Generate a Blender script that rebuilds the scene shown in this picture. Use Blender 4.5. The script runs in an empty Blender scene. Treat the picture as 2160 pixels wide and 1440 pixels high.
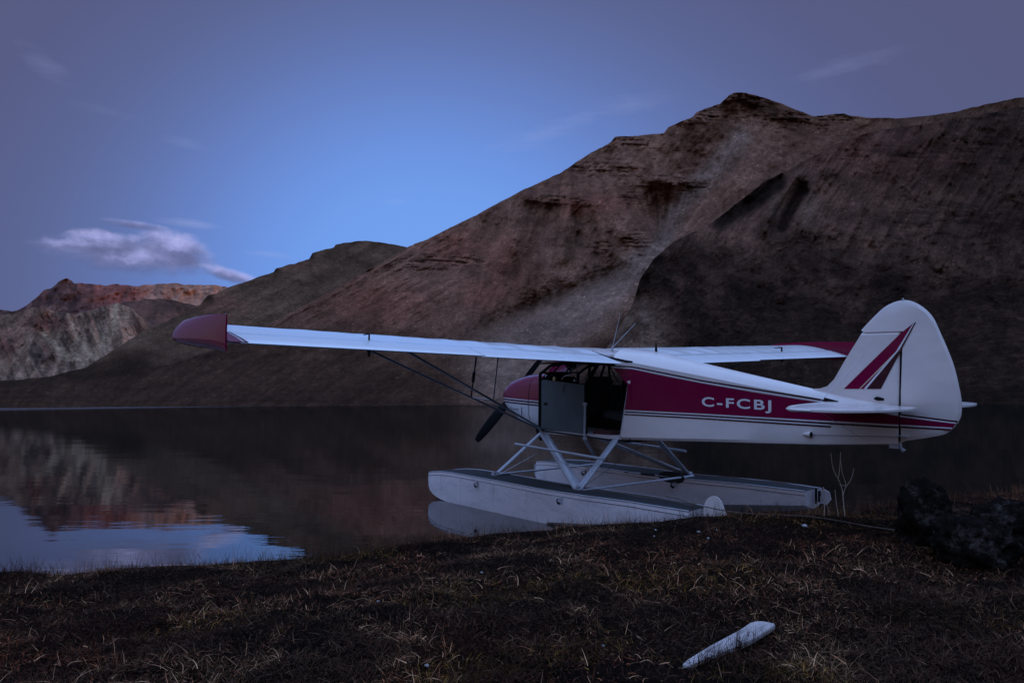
import bpy, bmesh, math, random
import numpy as np
from mathutils import Vector, Matrix

random.seed(7)
rng = np.random.default_rng(11)
S = bpy.context.scene
COL = S.collection
PI = math.pi
R = math.radians

# ------------------------------------------------------------------ camera
EYE = 1.483                                   # eye height above the lake
F_PX, PITCH, ROLL = 1483.55, 0.085988, 0.0045608
cd = bpy.data.cameras.new('camera')
cd.sensor_width = 36.0
cd.lens = 36.0 * F_PX / 2160.0
cd.clip_start = 0.05
cd.clip_end = 40000
cam = bpy.data.objects.new('camera', cd)
COL.objects.link(cam)
cam.matrix_world = Matrix.Translation((0, 0, EYE)) @ Matrix.Rotation(PI / 2 + PITCH, 4, 'X') @ Matrix.Rotation(-ROLL, 4, 'Z')
S.camera = cam

# ------------------------------------------------------------------ sky
SUN_AZ, SUN_EL = R(112), R(2.0)               # clockwise from the view direction, above the horizon
world = bpy.data.worlds.new('World')
S.world = world
world.use_nodes = True
wt = world.node_tree
for n in list(wt.nodes):
    wt.nodes.remove(n)


class NT:
    """small helper to write shader node graphs"""
    def __init__(self, tree):
        self.t = tree

    def new(self, kind, **kw):
        n = self.t.nodes.new(kind)
        for k, v in kw.items():
            setattr(n, k, v)
        return n

    def put(self, sock, v):
        if isinstance(v, (int, float)):
            sock.default_value = v
        elif isinstance(v, (tuple, list)):
            if len(v) == 3 and len(sock.default_value) == 4:
                v = tuple(v) + (1,)
            sock.default_value = v
        else:
            self.t.links.new(v, sock)

    def math(self, op, a, b=0.0, c=None, clamp=False):
        n = self.new('ShaderNodeMath', operation=op, use_clamp=clamp)
        self.put(n.inputs[0], a)
        self.put(n.inputs[1], b)
        if c is not None:
            self.put(n.inputs[2], c)
        return n.outputs[0]

    def ramp(self, fac, stops, interp='LINEAR'):
        n = self.new('ShaderNodeValToRGB')
        n.color_ramp.interpolation = interp
        el = n.color_ramp.elements
        while len(el) < len(stops):
            el.new(0.5)
        for e, (p, c) in zip(el, stops):
            e.position = p
            if isinstance(c, (int, float)):
                c = (c, c, c)
            e.color = tuple(c) + (1,)
        self.put(n.inputs[0], fac)
        return n.outputs[0]

    def mix(self, fac, a, b, blend='MIX'):
        n = self.new('ShaderNodeMix', data_type='RGBA', blend_type=blend)
        self.put(n.inputs[0], fac)
        self.put(n.inputs[6], a)
        self.put(n.inputs[7], b)
        return n.outputs[2]

    def noise(self, vec, scale, detail=4, rough=0.55, dim='3D', dist=0.0):
        n = self.new('ShaderNodeTexNoise', noise_dimensions=dim)
        if vec is not None:
            self.put(n.inputs['Vector'], vec)
        n.inputs['Scale'].default_value = scale
        n.inputs['Detail'].default_value = detail
        n.inputs['Roughness'].default_value = rough
        n.inputs['Distortion'].default_value = dist
        return n.outputs[0]

    def mapping(self, vec, scale=(1, 1, 1), rot=(0, 0, 0), loc=(0, 0, 0)):
        n = self.new('ShaderNodeMapping')
        self.put(n.inputs[0], vec)
        n.inputs['Scale'].default_value = scale
        n.inputs['Rotation'].default_value = rot
        n.inputs['Location'].default_value = loc
        return n.outputs[0]


W = NT(wt)
tc = W.new('ShaderNodeTexCoord')
dvec = tc.outputs['Generated']
sep = W.new('ShaderNodeSeparateXYZ')
wt.links.new(dvec, sep.inputs[0])
az = W.math('ARCTAN2', sep.outputs[0], sep.outputs[1])
el = W.math('ARCSINE', sep.outputs[2])
# twilight: clear blue low over the lake, mauve grey higher up and to the sides
da = W.math('SUBTRACT', az, R(-7.0))
da = W.math('MAXIMUM', W.math('MULTIPLY', da, 0.96), W.math('MULTIPLY', da, -1.18))
de = W.math('MULTIPLY', W.math('SUBTRACT', el, R(8.0)), 1.35)
dist = W.math('DIVIDE', W.math('SQRT', W.math('ADD', W.math('MULTIPLY', da, da), W.math('MULTIPLY', de, de))), 3.2)
base = W.ramp(dist, [
    (0.0, (0.190, 0.400, 0.92)), (0.06, (0.174, 0.362, 0.88)), (0.088, (0.160, 0.312, 0.79)), (0.12, (0.142, 0.240, 0.60)),
    (0.15, (0.123, 0.180, 0.43)), (0.18, (0.110, 0.140, 0.315)), (0.215, (0.100, 0.114, 0.248)), (0.27, (0.100, 0.107, 0.220))], 'LINEAR')
# the rest of the dome: lavender low over the land behind, clear blue overhead
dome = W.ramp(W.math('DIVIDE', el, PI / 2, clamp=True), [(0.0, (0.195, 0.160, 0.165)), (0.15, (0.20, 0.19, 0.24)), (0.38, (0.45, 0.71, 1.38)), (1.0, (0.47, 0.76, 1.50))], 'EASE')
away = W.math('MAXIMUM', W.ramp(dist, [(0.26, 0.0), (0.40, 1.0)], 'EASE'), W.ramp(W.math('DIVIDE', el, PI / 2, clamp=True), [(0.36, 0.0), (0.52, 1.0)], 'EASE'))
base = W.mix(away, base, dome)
nish = W.new('ShaderNodeTexSky', sky_type='NISHITA')
nish.sun_disc = False
nish.sun_elevation = SUN_EL
nish.sun_rotation = SUN_AZ
nish.air_density = 1.2
nish.dust_density = 0.6
nish.ozone_density = 2.0
nsk = W.mix(1.0, nish.outputs[0], (0.05, 0.05, 0.05), 'MULTIPLY')
sky = W.mix(0.06, base, nsk)
# thin high wisps and the low cloud bank over the far range
wob = W.noise(W.mapping(dvec, (1, 1, 3)), 9.0, 5, 0.6)


def cloud_mask(a0, e0, wa, we, tilt=0.0, soft=1.0, warp=0.6, nscale=14.0, stretch=4.0):
    a = W.math('SUBTRACT', az, R(a0))
    e = W.math('SUBTRACT', el, R(e0))
    e = W.math('SUBTRACT', e, W.math('MULTIPLY', a, tilt))
    a2 = W.math('DIVIDE', a, R(wa))
    e2 = W.math('DIVIDE', e, R(we))
    rr = W.math('SQRT', W.math('ADD', W.math('MULTIPLY', a2, a2), W.math('MULTIPLY', e2, e2)))
    nz = W.noise(W.mapping(dvec, (1, 1, stretch)), nscale, 6, 0.62)
    v = W.math('SUBTRACT', W.math('ADD', 1.0, W.math('MULTIPLY', W.math('SUBTRACT', nz, 0.5), warp * 4)), rr)
    return W.math('DIVIDE', v, soft, clamp=True), e2


for (a0, e0, wa, we, tilt, amt) in [(2.6, 21.3, 5.0, .95, .25, .22), (10.2, 23.2, 4.2, .8, .05, .16),
                                    (26.5, 23.8, 4.5, .7, .1, .16), (-25.6, 18.9, 1.8, .5, -.1, .22),
                                    (-9.6, 16.0, 1.2, .3, 0, .3), (-19.3, 11.4, 1.9, .28, -.05, .5),
                                    (-25.0, 13.25, 2.6, .32, -.02, .75), (-34.6, 22.4, 1.8, .9, -.3, .25),
                                    (-31.0, 20.2, 2.5, .4, -.05, .12)]:
    m, e2 = cloud_mask(a0, e0, wa, we, tilt, 1.4, 0.5, 22.0, 5.0)
    sky = W.mix(W.math('MULTIPLY', m, amt * (.95 if a0 > 0 else .55)), sky, (0.36, 0.42, 0.74))
BANK = [(-28.3, 10.35, 6.4, 1.35, -.04, .9, .30), (-25.9, 11.3, 3.4, 1.6, -.16, .8, .30), (-30.4, 11.3, 3.0, 1.1, .05, .8, .3),
        (-21.9, 9.6, 3.0, .65, -.22, .9, .25), (-28.7, 12.75, 2.9, .42, -.04, 1.2, .3), (-32.2, 10.9, 3.2, .5, .05, 1.3, .3)]
puff = W.noise(W.mapping(dvec, (1, 1, 1.6)), 30.0, 7, 0.62)
for (a0, e0, wa, we, tilt, soft, warp) in BANK:
    m, e2 = cloud_mask(a0, e0, wa, we, tilt, soft * .85, warp * .9, 24.0, 1.35)
    lit = W.math('ADD', W.math('MULTIPLY_ADD', e2, 0.75, 0.42), W.math('MULTIPLY', W.math('SUBTRACT', puff, 0.5), 1.3), clamp=True)
    ccol = W.ramp(lit, [(0.0, (0.115, 0.130, 0.27)), (0.35, (0.165, 0.190, 0.39)), (0.75, (0.38, 0.40, 0.76)), (1.0, (0.52, 0.51, 0.88))])
    sky = W.mix(W.math('MULTIPLY', W.ramp(m, [(0, 0), (1, 1)], 'EASE'), 0.93), sky, ccol)
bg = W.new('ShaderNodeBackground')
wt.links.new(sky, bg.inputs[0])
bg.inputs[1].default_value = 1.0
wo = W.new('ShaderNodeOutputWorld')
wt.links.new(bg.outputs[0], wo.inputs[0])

# ------------------------------------------------------------------ last sun
sl = bpy.data.lights.new('sun', 'SUN')
sl.energy = 0.62
sl.angle = R(0.5)
sl.color = (1.0, 0.66, 0.56)
sun = bpy.data.objects.new('sun', sl)
COL.objects.link(sun)
to_sun = Vector((math.sin(SUN_AZ) * math.cos(SUN_EL), math.cos(SUN_AZ) * math.cos(SUN_EL), math.sin(SUN_EL)))
sun.rotation_euler = to_sun.to_track_quat('Z', 'Y').to_euler()

S.render.engine = 'CYCLES'
S.view_settings.view_transform = 'Standard'
S.view_settings.look = 'None'
S.view_settings.exposure = 0.0
S.view_settings.gamma = 1.0
S.view_settings.use_curve_mapping = False

# ------------------------------------------------------------------ materials


def material(name):
    m = bpy.data.materials.new(name)
    m.use_nodes = True
    t = m.node_tree
    for n in list(t.nodes):
        if n.type != 'OUTPUT_MATERIAL':
            t.nodes.remove(n)
    return m, NT(t)


def out(n, sh):
    o = [x for x in n.t.nodes if x.type == 'OUTPUT_MATERIAL'][0]
    n.t.links.new(sh, o.inputs[0])


def principled(n, col, rough=0.5, metal=0.0, coat=0.0, normal=None, spec=0.5):
    p = n.new('ShaderNodeBsdfPrincipled')
    n.put(p.inputs['Base Color'], col)
    n.put(p.inputs['Roughness'], rough)
    n.put(p.inputs['Metallic'], metal)
    n.put(p.inputs['Coat Weight'], coat)
    p.inputs['Coat Roughness'].default_value = 0.05
    p.inputs['Coat IOR'].default_value = 1.5 if coat < .95 else 1.75
    n.put(p.inputs['Specular IOR Level'], spec)
    if normal is not None:
        n.put(p.inputs['Normal'], normal)
        n.put(p.inputs['Coat Normal'], normal)
    return p.outputs[0]


def bump(n, h, strength=0.3, dist=0.01, normal=None):
    b = n.new('ShaderNodeBump')
    b.inputs['Strength'].default_value = strength
    b.inputs['Distance'].default_value = dist
    n.put(b.inputs['Height'], h)
    if normal is not None:
        n.put(b.inputs['Normal'], normal)
    return b.outputs[0]


def paint(name, col, rough=0.2, coat=0.6, dirt=0.12, metal=0.0, wav=0.02, streak=(1, 1, 1), spec=.5):
    """painted fabric or metal: a slight tone drift, faint grime, shallow waviness"""
    m, n = material(name)
    co = n.new('ShaderNodeTexCoord').outputs['Object']
    a = n.noise(n.mapping(co, streak), 2.3, 6, 0.65)
    b = n.noise(n.mapping(co, streak), 19.0, 4, 0.6)
    k = n.math('MULTIPLY', n.math('ADD', n.math('SUBTRACT', a, 0.45), n.math('MULTIPLY', n.math('SUBTRACT', b, 0.5), 0.5)), 2.2, clamp=True)
    dark = tuple(c * 0.62 + 0.012 for c in col)
    c = n.mix(n.math('MULTIPLY', k, dirt * 2.5), col, dark)
    r = n.math('ADD', rough, n.math('MULTIPLY', k, 0.18))
    w = n.noise(co, 3.5, 2, 0.5)
    out(n, principled(n, c, r, metal, coat, bump(n, w, 0.5, wav), spec))
    return m


M = {}
M['white'] = paint('white_paint', (0.77, 0.675, 0.64), 0.2, 0.3, 0.10)
M['wing'] = paint('white_wing_fabric', (0.88, 0.88, 0.90), 0.16, 0.15, 0.04, wav=0.010)
M['red'] = paint('crimson_paint', (0.190, 0.001, 0.038), 0.13, 0.10, 0.08, wav=0.006, spec=.32)
M['darkred'] = paint('dark_red_pinstripe', (0.040, 0.003, 0.010), 0.25, 0.5, 0.1)
M['pin'] = paint('pale_pinstripe', (0.74, 0.70, 0.73), 0.3, 0.3, 0.1)
M['cream'] = paint('cream_pinstripe', (0.70, 0.58, 0.42), 0.3, 0.3, 0.1)
M['float'] = paint('weathered_float_paint', (0.68, 0.61, 0.63), 0.45, 0.0, 0.50, streak=(.6, 1, 2.2))
M['deck'] = paint('dark_float_deck', (0.016, 0.015, 0.016), 0.95, 0.0, 0.4)
M['strut'] = paint('light_grey_strut', (0.42, 0.43, 0.48), 0.26, 0.5, 0.3)
M['darkstrut'] = paint('dark_lift_strut', (0.022, 0.022, 0.026), 0.28, 0.6, 0.2)
M['black'] = paint('black_cabin_frame', (0.005, 0.005, 0.005), 0.75, 0.0, 0.2, spec=.2)
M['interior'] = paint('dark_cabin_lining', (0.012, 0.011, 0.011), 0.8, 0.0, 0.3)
M['panel'] = paint('grey_green_door_panel', (0.085, 0.105, 0.110), 0.6, 0.0, 0.3)
M['chrome'] = paint('bright_steel', (0.55, 0.56, 0.6), 0.25, 0.0, 0.1, metal=1.0)
M['rubber'] = paint('black_rubber', (0.012, 0.012, 0.012), 0.7, 0.0, 0.2)
M['lamp'] = paint('dark_red_lens', (0.03, 0.002, 0.004), 0.1, 1.0, 0.1)
M['ivory'] = paint('yellowed_dial', (0.75, 0.52, 0.20), 0.4, 0.3, 0.1)
M['rope'] = paint('grubby_rope', (0.13, 0.09, 0.07), 0.9, 0.0, 0.5)
M['redcloth'] = paint('faded_red_cloth', (0.09, 0.02, 0.02), 0.9, 0.0, 0.5)


def mat_glass():
    m, n = material('cabin_glass')
    tr = n.new('ShaderNodeBsdfTransparent')
    tr.inputs[0].default_value = (0.86, 0.88, 0.88, 1)
    gl = n.new('ShaderNodeBsdfGlossy')
    gl.inputs[0].default_value = (1, 1, 1, 1)
    gl.inputs[1].default_value = 0.03
    fr = n.new('ShaderNodeFresnel')
    fr.inputs[0].default_value = 1.5
    mx = n.new('ShaderNodeMixShader')
    n.put(mx.inputs[0], n.math('MULTIPLY', fr.outputs[0], 1.2, clamp=True))
    n.put(mx.inputs[1], tr.outputs[0])
    n.put(mx.inputs[2], gl.outputs[0])
    out(n, mx.outputs[0])
    return m


M['glass'] = mat_glass()


def mat_cowl():
    """crimson above, white below, with two pinstripes along the joint"""
    m, n = material('cowling_paint')
    co = n.new('ShaderNodeTexCoord').outputs['Object']
    s = n.new('ShaderNodeSeparateXYZ')
    n.put(s.inputs[0], co)
    z = s.outputs[2]
    W_, R_, D_ = (0.74, 0.74, 0.77), (0.200, 0.001, 0.040), (0.04, 0.002, 0.010)
    c = n.mix(n.math('GREATER_THAN', z, 0.408), W_, D_)
    c = n.mix(n.math('GREATER_THAN', z, 0.430), c, (0.66, 0.62, 0.66))
    c = n.mix(n.math('GREATER_THAN', z, 0.448), c, D_)
    c = n.mix(n.math('GREATER_THAN', z, 0.471), c, (0.66, 0.62, 0.66))
    c = n.mix(n.math('GREATER_THAN', z, 0.489), c, R_)
    a = n.noise(co, 9.0, 5, 0.6)
    c = n.mix(n.math('MULTIPLY', a, 0.18), c, (0.05, 0.02, 0.025))
    out(n, principled(n, c, 0.16, 0, 0.12, bump(n, n.noise(co, 5, 2), 0.3, 0.01)))
    return m


M['cowl'] = mat_cowl()

# ------------------------------------------------------------------ mesh helpers


def tag(o, label=None, cat=None, group=None, kind=None):
    for k, v in (('label', label), ('category', cat), ('group', group), ('kind', kind)):
        if v:
            o[k] = v
    return o


def empty(name, label, cat, matrix=None, group=None):
    o = bpy.data.objects.new(name, None)
    o.empty_display_size = 0.2
    COL.objects.link(o)
    if matrix is not None:
        o.matrix_world = matrix
    return tag(o, label, cat, group)


FLIP = True      # aircraft coordinates are (aft, port, up): mirrored into Blender's right-handed ones


def mk(name, V, F, mat, parent=None, smooth=False, flip=None, auto=None):
    """one mesh object from vertex and face lists"""
    flip = (parent is not None and FLIP) if flip is None else flip
    me = bpy.data.meshes.new(name)
    V = [(v[0], -v[1], v[2]) if flip else tuple(v) for v in V]
    me.from_pydata(V, [], F)
    bm = bmesh.new()
    bm.from_mesh(me)
    bmesh.ops.recalc_face_normals(bm, faces=bm.faces)
    bm.to_mesh(me)
    bm.free()
    me.materials.append(mat)
    if smooth:
        for p in me.polygons:
            p.use_smooth = True
        if auto:
            me.set_sharp_from_angle(angle=R(auto))
    o = bpy.data.objects.new(name, me)
    COL.objects.link(o)
    if parent is not None:
        o.parent = parent
    return o


class G:
    """collects shapes for one mesh"""
    def __init__(self):
        self.V, self.F = [], []

    def add(self, V, F):
        b = len(self.V)
        self.V += [tuple(v) for v in V]
        self.F += [tuple(i + b for i in f) for f in F]
        return self

    def loft(self, rings, closed=True, caps=True):
        n = len(rings[0])
        V = [p for r in rings for p in r]
        F = []
        for i in range(len(rings) - 1):
            for j in range(n if closed else n - 1):
                k = (j + 1) % n
                F.append((i * n + j, i * n + k, (i + 1) * n + k, (i + 1) * n + j))
        if caps and closed:
            F.append(tuple(range(n)))
            F.append(tuple((len(rings) - 1) * n + j for j in range(n)))
        return self.add(V, F)

    def tube(self, pts, rad, n=8, flat=1.0, flatdir=None):
        """a bar along pts; rad number or list; flat < 1 squashes it across flatdir (streamlined struts)"""
        pts = [Vector(p) for p in pts]
        rads = rad if isinstance(rad, (list, tuple)) else [rad] * len(pts)
        rings = []
        prev = None
        for i, p in enumerate(pts):
            a = pts[max(i - 1, 0)]
            b = pts[min(i + 1, len(pts) - 1)]
            d = (b - a).normalized()
            if flatdir is not None:
                u = Vector(flatdir) - d * d.dot(Vector(flatdir))
                u.normalize()
            elif prev is None:
                u = d.orthogonal().normalized()
            else:
                u = (prev - d * d.dot(prev)).normalized()
            prev = u
            v = d.cross(u)
            rings.append([tuple(p + (u * math.cos(t) * rads[i] + v * math.sin(t) * rads[i] * flat)) for t in [2 * PI * k / n for k in range(n)]])
        return self.loft(rings)

    def box(self, c, s, rot=None):
        V = []
        for x in (-1, 1):
            for y in (-1, 1):
                for z in (-1, 1):
                    v = Vector((x * s[0] / 2, y * s[1] / 2, z * s[2] / 2))
                    if rot is not None:
                        v = rot @ v
                    V.append(tuple(v + Vector(c)))
        return self.add(V, [(0, 1, 3, 2), (4, 6, 7, 5), (0, 4, 5, 1), (2, 3, 7, 6), (0, 2, 6, 4), (1, 5, 7, 3)])

    def plate(self, poly, axis, c0, c1):
        """polygon extruded along an axis from c0 to c1; poly points give the other two coordinates"""
        def P(p, c):
            q = list(p)
            q.insert(axis, c)
            return tuple(q)
        n = len(poly)
        V = [P(p, c0) for p in poly] + [P(p, c1) for p in poly]
        F = [tuple(range(n)), tuple(range(2 * n - 1, n - 1, -1))] + [(j, (j + 1) % n, n + (j + 1) % n, n + j) for j in range(n)]
        return self.add(V, F)

    def ball(self, c, r, n=8, m=6, sq=(1, 1, 1)):
        rings = []
        for i in range(1, m):
            a = PI * i / m
            rings.append([(c[0] + r * sq[0] * math.sin(a) * math.cos(2 * PI * j / n), c[1] + r * sq[1] * math.sin(a) * math.sin(2 * PI * j / n), c[2] + r * sq[2] * math.cos(a)) for j in range(n)])
        return self.loft(rings)

    def build(self, name, mat, parent=None, **kw):
        return mk(name, self.V, self.F, mat, parent, **kw)


def lerp(x, xs, ys):
    return float(np.interp(x, xs, ys))


def smooth_poly(pts, n=6, closed=False):
    """Catmull-Rom through the points"""
    P = [Vector(p) for p in pts]
    res = []
    N = len(P)
    for i in range(N if closed else N - 1):
        p0 = P[(i - 1) % N] if closed or i > 0 else P[0]
        p1, p2 = P[i], P[(i + 1) % N]
        p3 = P[(i + 2) % N] if closed or i + 2 < N else P[-1]
        for k in range(n):
            t = k / n
            res.append(0.5 * ((2 * p1) + (p2 - p0) * t + (2 * p0 - 5 * p1 + 4 * p2 - p3) * t * t + (3 * p1 - p0 - 3 * p2 + p3) * t ** 3))
    if not closed:
        res.append(P[-1])
    return [tuple(v) for v in res]

# ------------------------------------------------------------------ noise for the terrain


def vnoise(x, y, seed=0):
    xi = np.floor(x).astype(np.int64)
    yi = np.floor(y).astype(np.int64)
    fx, fy = x - xi, y - yi
    fx = fx * fx * fx * (fx * (fx * 6 - 15) + 10)
    fy = fy * fy * fy * (fy * (fy * 6 - 15) + 10)

    def h(a, b):
        n = (a * 374761393 + b * 668265263 + seed * 974634777) & 0xffffffff
        n = ((n ^ (n >> 13)) * 1274126177) & 0xffffffff
        return ((n ^ (n >> 16)) & 0xffff) / 65535.0
    return (h(xi, yi) * (1 - fx) + h(xi + 1, yi) * fx) * (1 - fy) + (h(xi, yi + 1) * (1 - fx) + h(xi + 1, yi + 1) * fx) * fy


def fbm(x, y, oct=5, seed=0, gain=0.5, ridged=False):
    s = np.zeros(np.broadcast(x, y).shape)
    a, t = 1.0, 0.0
    for o in range(oct):
        v = vnoise(x * 2 ** o + 17.3 * o, y * 2 ** o - 9.1 * o, seed + o)
        if ridged:
            v = 1 - np.abs(2 * v - 1)
        s = s + a * v
        t += a
        a *= gain
    return s / t


def sstep(a, b, x):
    t = np.clip((x - a) / (b - a), 0, 1)
    return t * t * (3 - 2 * t)


def direction(px, py):
    """azimuth and tangent of elevation in which a landmark stands, surveyed from the tripod"""
    u0, v0 = np.asarray(px, float) - 1080, 720 - np.asarray(py, float)
    c, s = math.cos(ROLL), math.sin(ROLL)
    u, v = u0 * c + v0 * s, -u0 * s + v0 * c
    u, v = u / F_PX, v / F_PX
    c, s = math.cos(PITCH), math.sin(PITCH)
    y, z = c - v * s, s + v * c
    return np.arctan2(u, y), z / np.hypot(u, y)


def grid_mesh(name, X, Y, Z, mat, attrs=None, label=None):
    h, w = X.shape
    V = np.stack([X, Y, Z], -1).reshape(-1, 3).astype(np.float32)
    i = np.arange(h * w).reshape(h, w)
    F = np.stack([i[:-1, :-1], i[:-1, 1:], i[1:, 1:], i[1:, :-1]], -1).reshape(-1, 4)
    me = bpy.data.meshes.new(name)
    me.vertices.add(len(V))
    me.vertices.foreach_set('co', V.ravel())
    me.loops.add(F.size)
    me.loops.foreach_set('vertex_index', F.ravel().astype(np.int32))
    me.polygons.add(len(F))
    me.polygons.foreach_set('loop_start', np.arange(0, F.size, 4, dtype=np.int32))
    me.polygons.foreach_set('use_smooth', np.ones(len(F), dtype=bool))
    me.update(calc_edges=True)
    for k, v in (attrs or {}).items():
        a = me.attributes.new(k, 'FLOAT', 'POINT')
        a.data.foreach_set('value', np.asarray(v, np.float32).ravel())
    me.materials.append(mat)
    o = bpy.data.objects.new(name, me)
    COL.objects.link(o)
    o['kind'] = 'structure'
    return o


def seg_dist(x, y, pts):
    """distance to a polyline and the fraction along it"""
    best = np.full(x.shape, 1e9)
    frac = np.zeros(x.shape)
    side = np.zeros(x.shape)
    n = len(pts) - 1
    for k in range(n):
        (x0, y0), (x1, y1) = pts[k], pts[k + 1]
        dx, dy = x1 - x0, y1 - y0
        t = np.clip(((x - x0) * dx + (y - y0) * dy) / (dx * dx + dy * dy), 0, 1)
        d = np.hypot(x - x0 - t * dx, y - y0 - t * dy)
        m = d < best
        best = np.where(m, d, best)
        frac = np.where(m, (k + t) / n, frac)
        side = np.where(m, np.sign((x - x0) * dy - (y - y0) * dx), side)
    return best, frac, side


def mat_rock(name, cols, nscale, fine, bumpd, strata=0.0, spec=0.02, con=1.0):
    """bare slopes: base, second and third rock colours chosen by surveyed masks (attributes a, b, c) and broken by noise"""
    m, n = material(name)
    co = n.new('ShaderNodeNewGeometry').outputs['Position']

    def at(k):
        a = n.new('ShaderNodeAttribute')
        a.attribute_name = k
        return a.outputs['Fac']
    n1 = n.noise(co, nscale, 6, 0.65)
    n2 = n.noise(co, nscale * 7, 5, 0.7)
    n3 = n.noise(co, fine, 4, 0.7)
    c = cols[0]
    vary = n.ramp(n1, [(0.3, 0.62), (0.7, 1.4)])
    for k, col in zip('abc', cols[1:]):
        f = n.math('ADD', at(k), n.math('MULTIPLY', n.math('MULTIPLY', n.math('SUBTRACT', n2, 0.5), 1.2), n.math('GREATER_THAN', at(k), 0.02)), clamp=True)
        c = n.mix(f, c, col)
    c = n.mix(1.0, c, vary, 'MULTIPLY')
    c = n.mix(1.0, c, n.ramp(n2, [(0.25, 1 - .42 * con), (0.75, 1 + .45 * con)]), 'MULTIPLY')
    c = n.mix(1.0, c, n.ramp(n3, [(0.28, 1 - .55 * con), (0.5, 1.0), (0.70, 1 + .8 * con)]), 'MULTIPLY')
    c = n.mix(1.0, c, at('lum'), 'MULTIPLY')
    if strata:
        s = n.noise(n.mapping(co, (0.05, 0.05, 1.0)), strata, 4, 0.7)
        c = n.mix(1.0, c, n.ramp(s, [(0.35, 0.7), (0.65, 1.3)]), 'MULTIPLY')
    h = n.math('ADD', n2, n.math('MULTIPLY', n3, 0.5))
    out(n, principled(n, c, 0.95, 0, 0, bump(n, h, 0.8 * con, bumpd), spec))
    return m


# ------------------------------------------------------------------ terrain sheets
def hill(name, ridge, r0f, r1f, cols, rows, mat, relief, masks, power=0.8, x0=None, x1=None, extra=None, gain=0.42, base_drop=2.0, jag=1.5):
    """a mountain face between its foot at range r0 and its crest at range r1, with a far side behind the crest"""
    xs = np.linspace(x0, x1, cols)
    rx = np.array([p[0] for p in ridge], float)
    ry = np.array([p[1] for p in ridge], float)
    top = np.interp(xs, rx, ry)
    top = top + (fbm(xs / 16.0, xs * 0, 4, 77) - 0.5) * jag * 2
    A, E1 = direction(xs, top)
    r0 = r0f(xs)
    r1 = r1f(xs)
    E0 = -(EYE + base_drop) / r0
    s = np.linspace(0, 1, rows)[:, None]
    E = E0[None] + (E1 - E0)[None] * s
    r = r0[None] + (r1 - r0)[None] * s ** power
    # surveyed bearings of every grid node, used to lay out gullies and spurs
    py = 720 - F_PX * (E - math.tan(PITCH)) / (1 + 0)  # close enough for laying out features
    py = 848 - (848 - top)[None] * s + 0 * E
    px = xs[None] + 0 * s
    dr = relief(px, py, s)
    edge = np.sqrt(np.clip(s * 12, 0, 1))
    r = r + dr * edge * (r / 1000.0)
    X, Y, Z = r * np.sin(A)[None], r * np.cos(A)[None], r * E + EYE
    at = masks(px, py, s)
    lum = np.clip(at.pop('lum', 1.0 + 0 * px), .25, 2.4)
    # far side
    bx, by, bz = [], [], []
    for k in range(0, 6):
        q = k / 5.0
        rr = r[-1] + (r1 * 0.75) * q
        zz = Z[-1] * (1 - q ** 0.8) - 20 * q
        bx.append(rr * np.sin(A)), by.append(rr * np.cos(A)), bz.append(zz)
    X = np.vstack([X, bx])
    Y = np.vstack([Y, by])
    Z = np.vstack([Z, bz])
    at = {k: np.vstack([np.clip(v, 0, 1) + 0 * px, np.zeros((6, cols)) + (np.clip(v, 0, 1) + 0 * px)[-1:]]) for k, v in at.items()}
    at['lum'] = np.vstack([lum, np.zeros((6, cols)) + lum[-1:]])
    return grid_mesh(name, X, Y, Z, mat, at)


def creek(px, py, pts, width, depth, grow=0.0):
    d, f, s = seg_dist(px, py, pts)
    w = width * (1 + grow * f)
    return depth * np.exp(-(d / w) ** 2)


def outcrops(px, py, where, th=0.56):
    v = np.zeros(px.shape)
    for (x, y, w, h) in where:
        v = np.maximum(v, np.exp(-(((px - x) / w) ** 2 + ((py - y) / h) ** 2)))
    return v


def runs(px, py, apex, nth, rr, seed, oct=5, gain=.6):
    """streaks that gather on an apex, the way scree and gullies drain"""
    dx, dy = px - apex[0], py - apex[1]
    th = np.arctan2(dy, dx) + (fbm(px / 60, py / 60, 3, seed + 40) - .5) * .07
    r = np.hypot(dx, dy)
    return fbm(th * nth, r / rr, oct, seed, gain)


def lines(px, py, ux, uy, w, length, seed, oct=5, gain=.6):
    wob = (fbm(px / 80, py / 80, 3, seed + 50) - .5) * w * 1.1
    return fbm((px * ux + py * uy + wob) / w, (px * uy - py * ux) / length, oct, seed, gain)


def main_streaks(px, py):
    a = lines(px, py, .50, .866, 9, 150, 201)                 # left flank, falling to the lower left
    b = runs(px, py, (1180, 120), 26, 190, 207)               # middle, falling away below the crest
    c = runs(px, py, (1392, 545), 15, 120, 211)               # bowl that drains into the gully
    d = runs(px, py, (1400, 480), 17, 260, 217)               # fan below it
    wl = sstep(1020, 900, px)
    wc = sstep(1250, 1380, px + (py - 400) * .3) * sstep(545, 470, py)
    fan, f, _ = seg_dist(px, py, [(1405, 500), (1290, 600), (1150, 700), (1060, 770)])
    wf = np.exp(-(fan / (20 + 110 * f)) ** 4)
    v = b * (1 - wl) + a * wl
    v = v * (1 - wc) + c * wc
    v = v * (1 - wf) + (d * .45 + .275) * wf
    return v * .62 + .38 * fbm(px / 13, py / 11, 5, 219, .72)


def ledges(px, py, seed, where):
    m = outcrops(px, py, where)
    l = fbm(px / 42, (py - px * .05) / 4.2, 5, seed, .65)
    return m * sstep(.42, .62, l), m


LEDGES = [(1190, 420, 70, 12), (1420, 388, 70, 20), (1330, 418, 30, 10), (1345, 500, 32, 30), (1265, 520, 24, 16), (1565, 212, 60, 18), (1480, 245, 70, 14), (1310, 300, 60, 14), (1650, 250, 90, 16), (1290, 355, 60, 18),
          (940, 545, 90, 12), (900, 560, 60, 8), (1220, 350, 50, 10), (1760, 245, 60, 8)]

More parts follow.
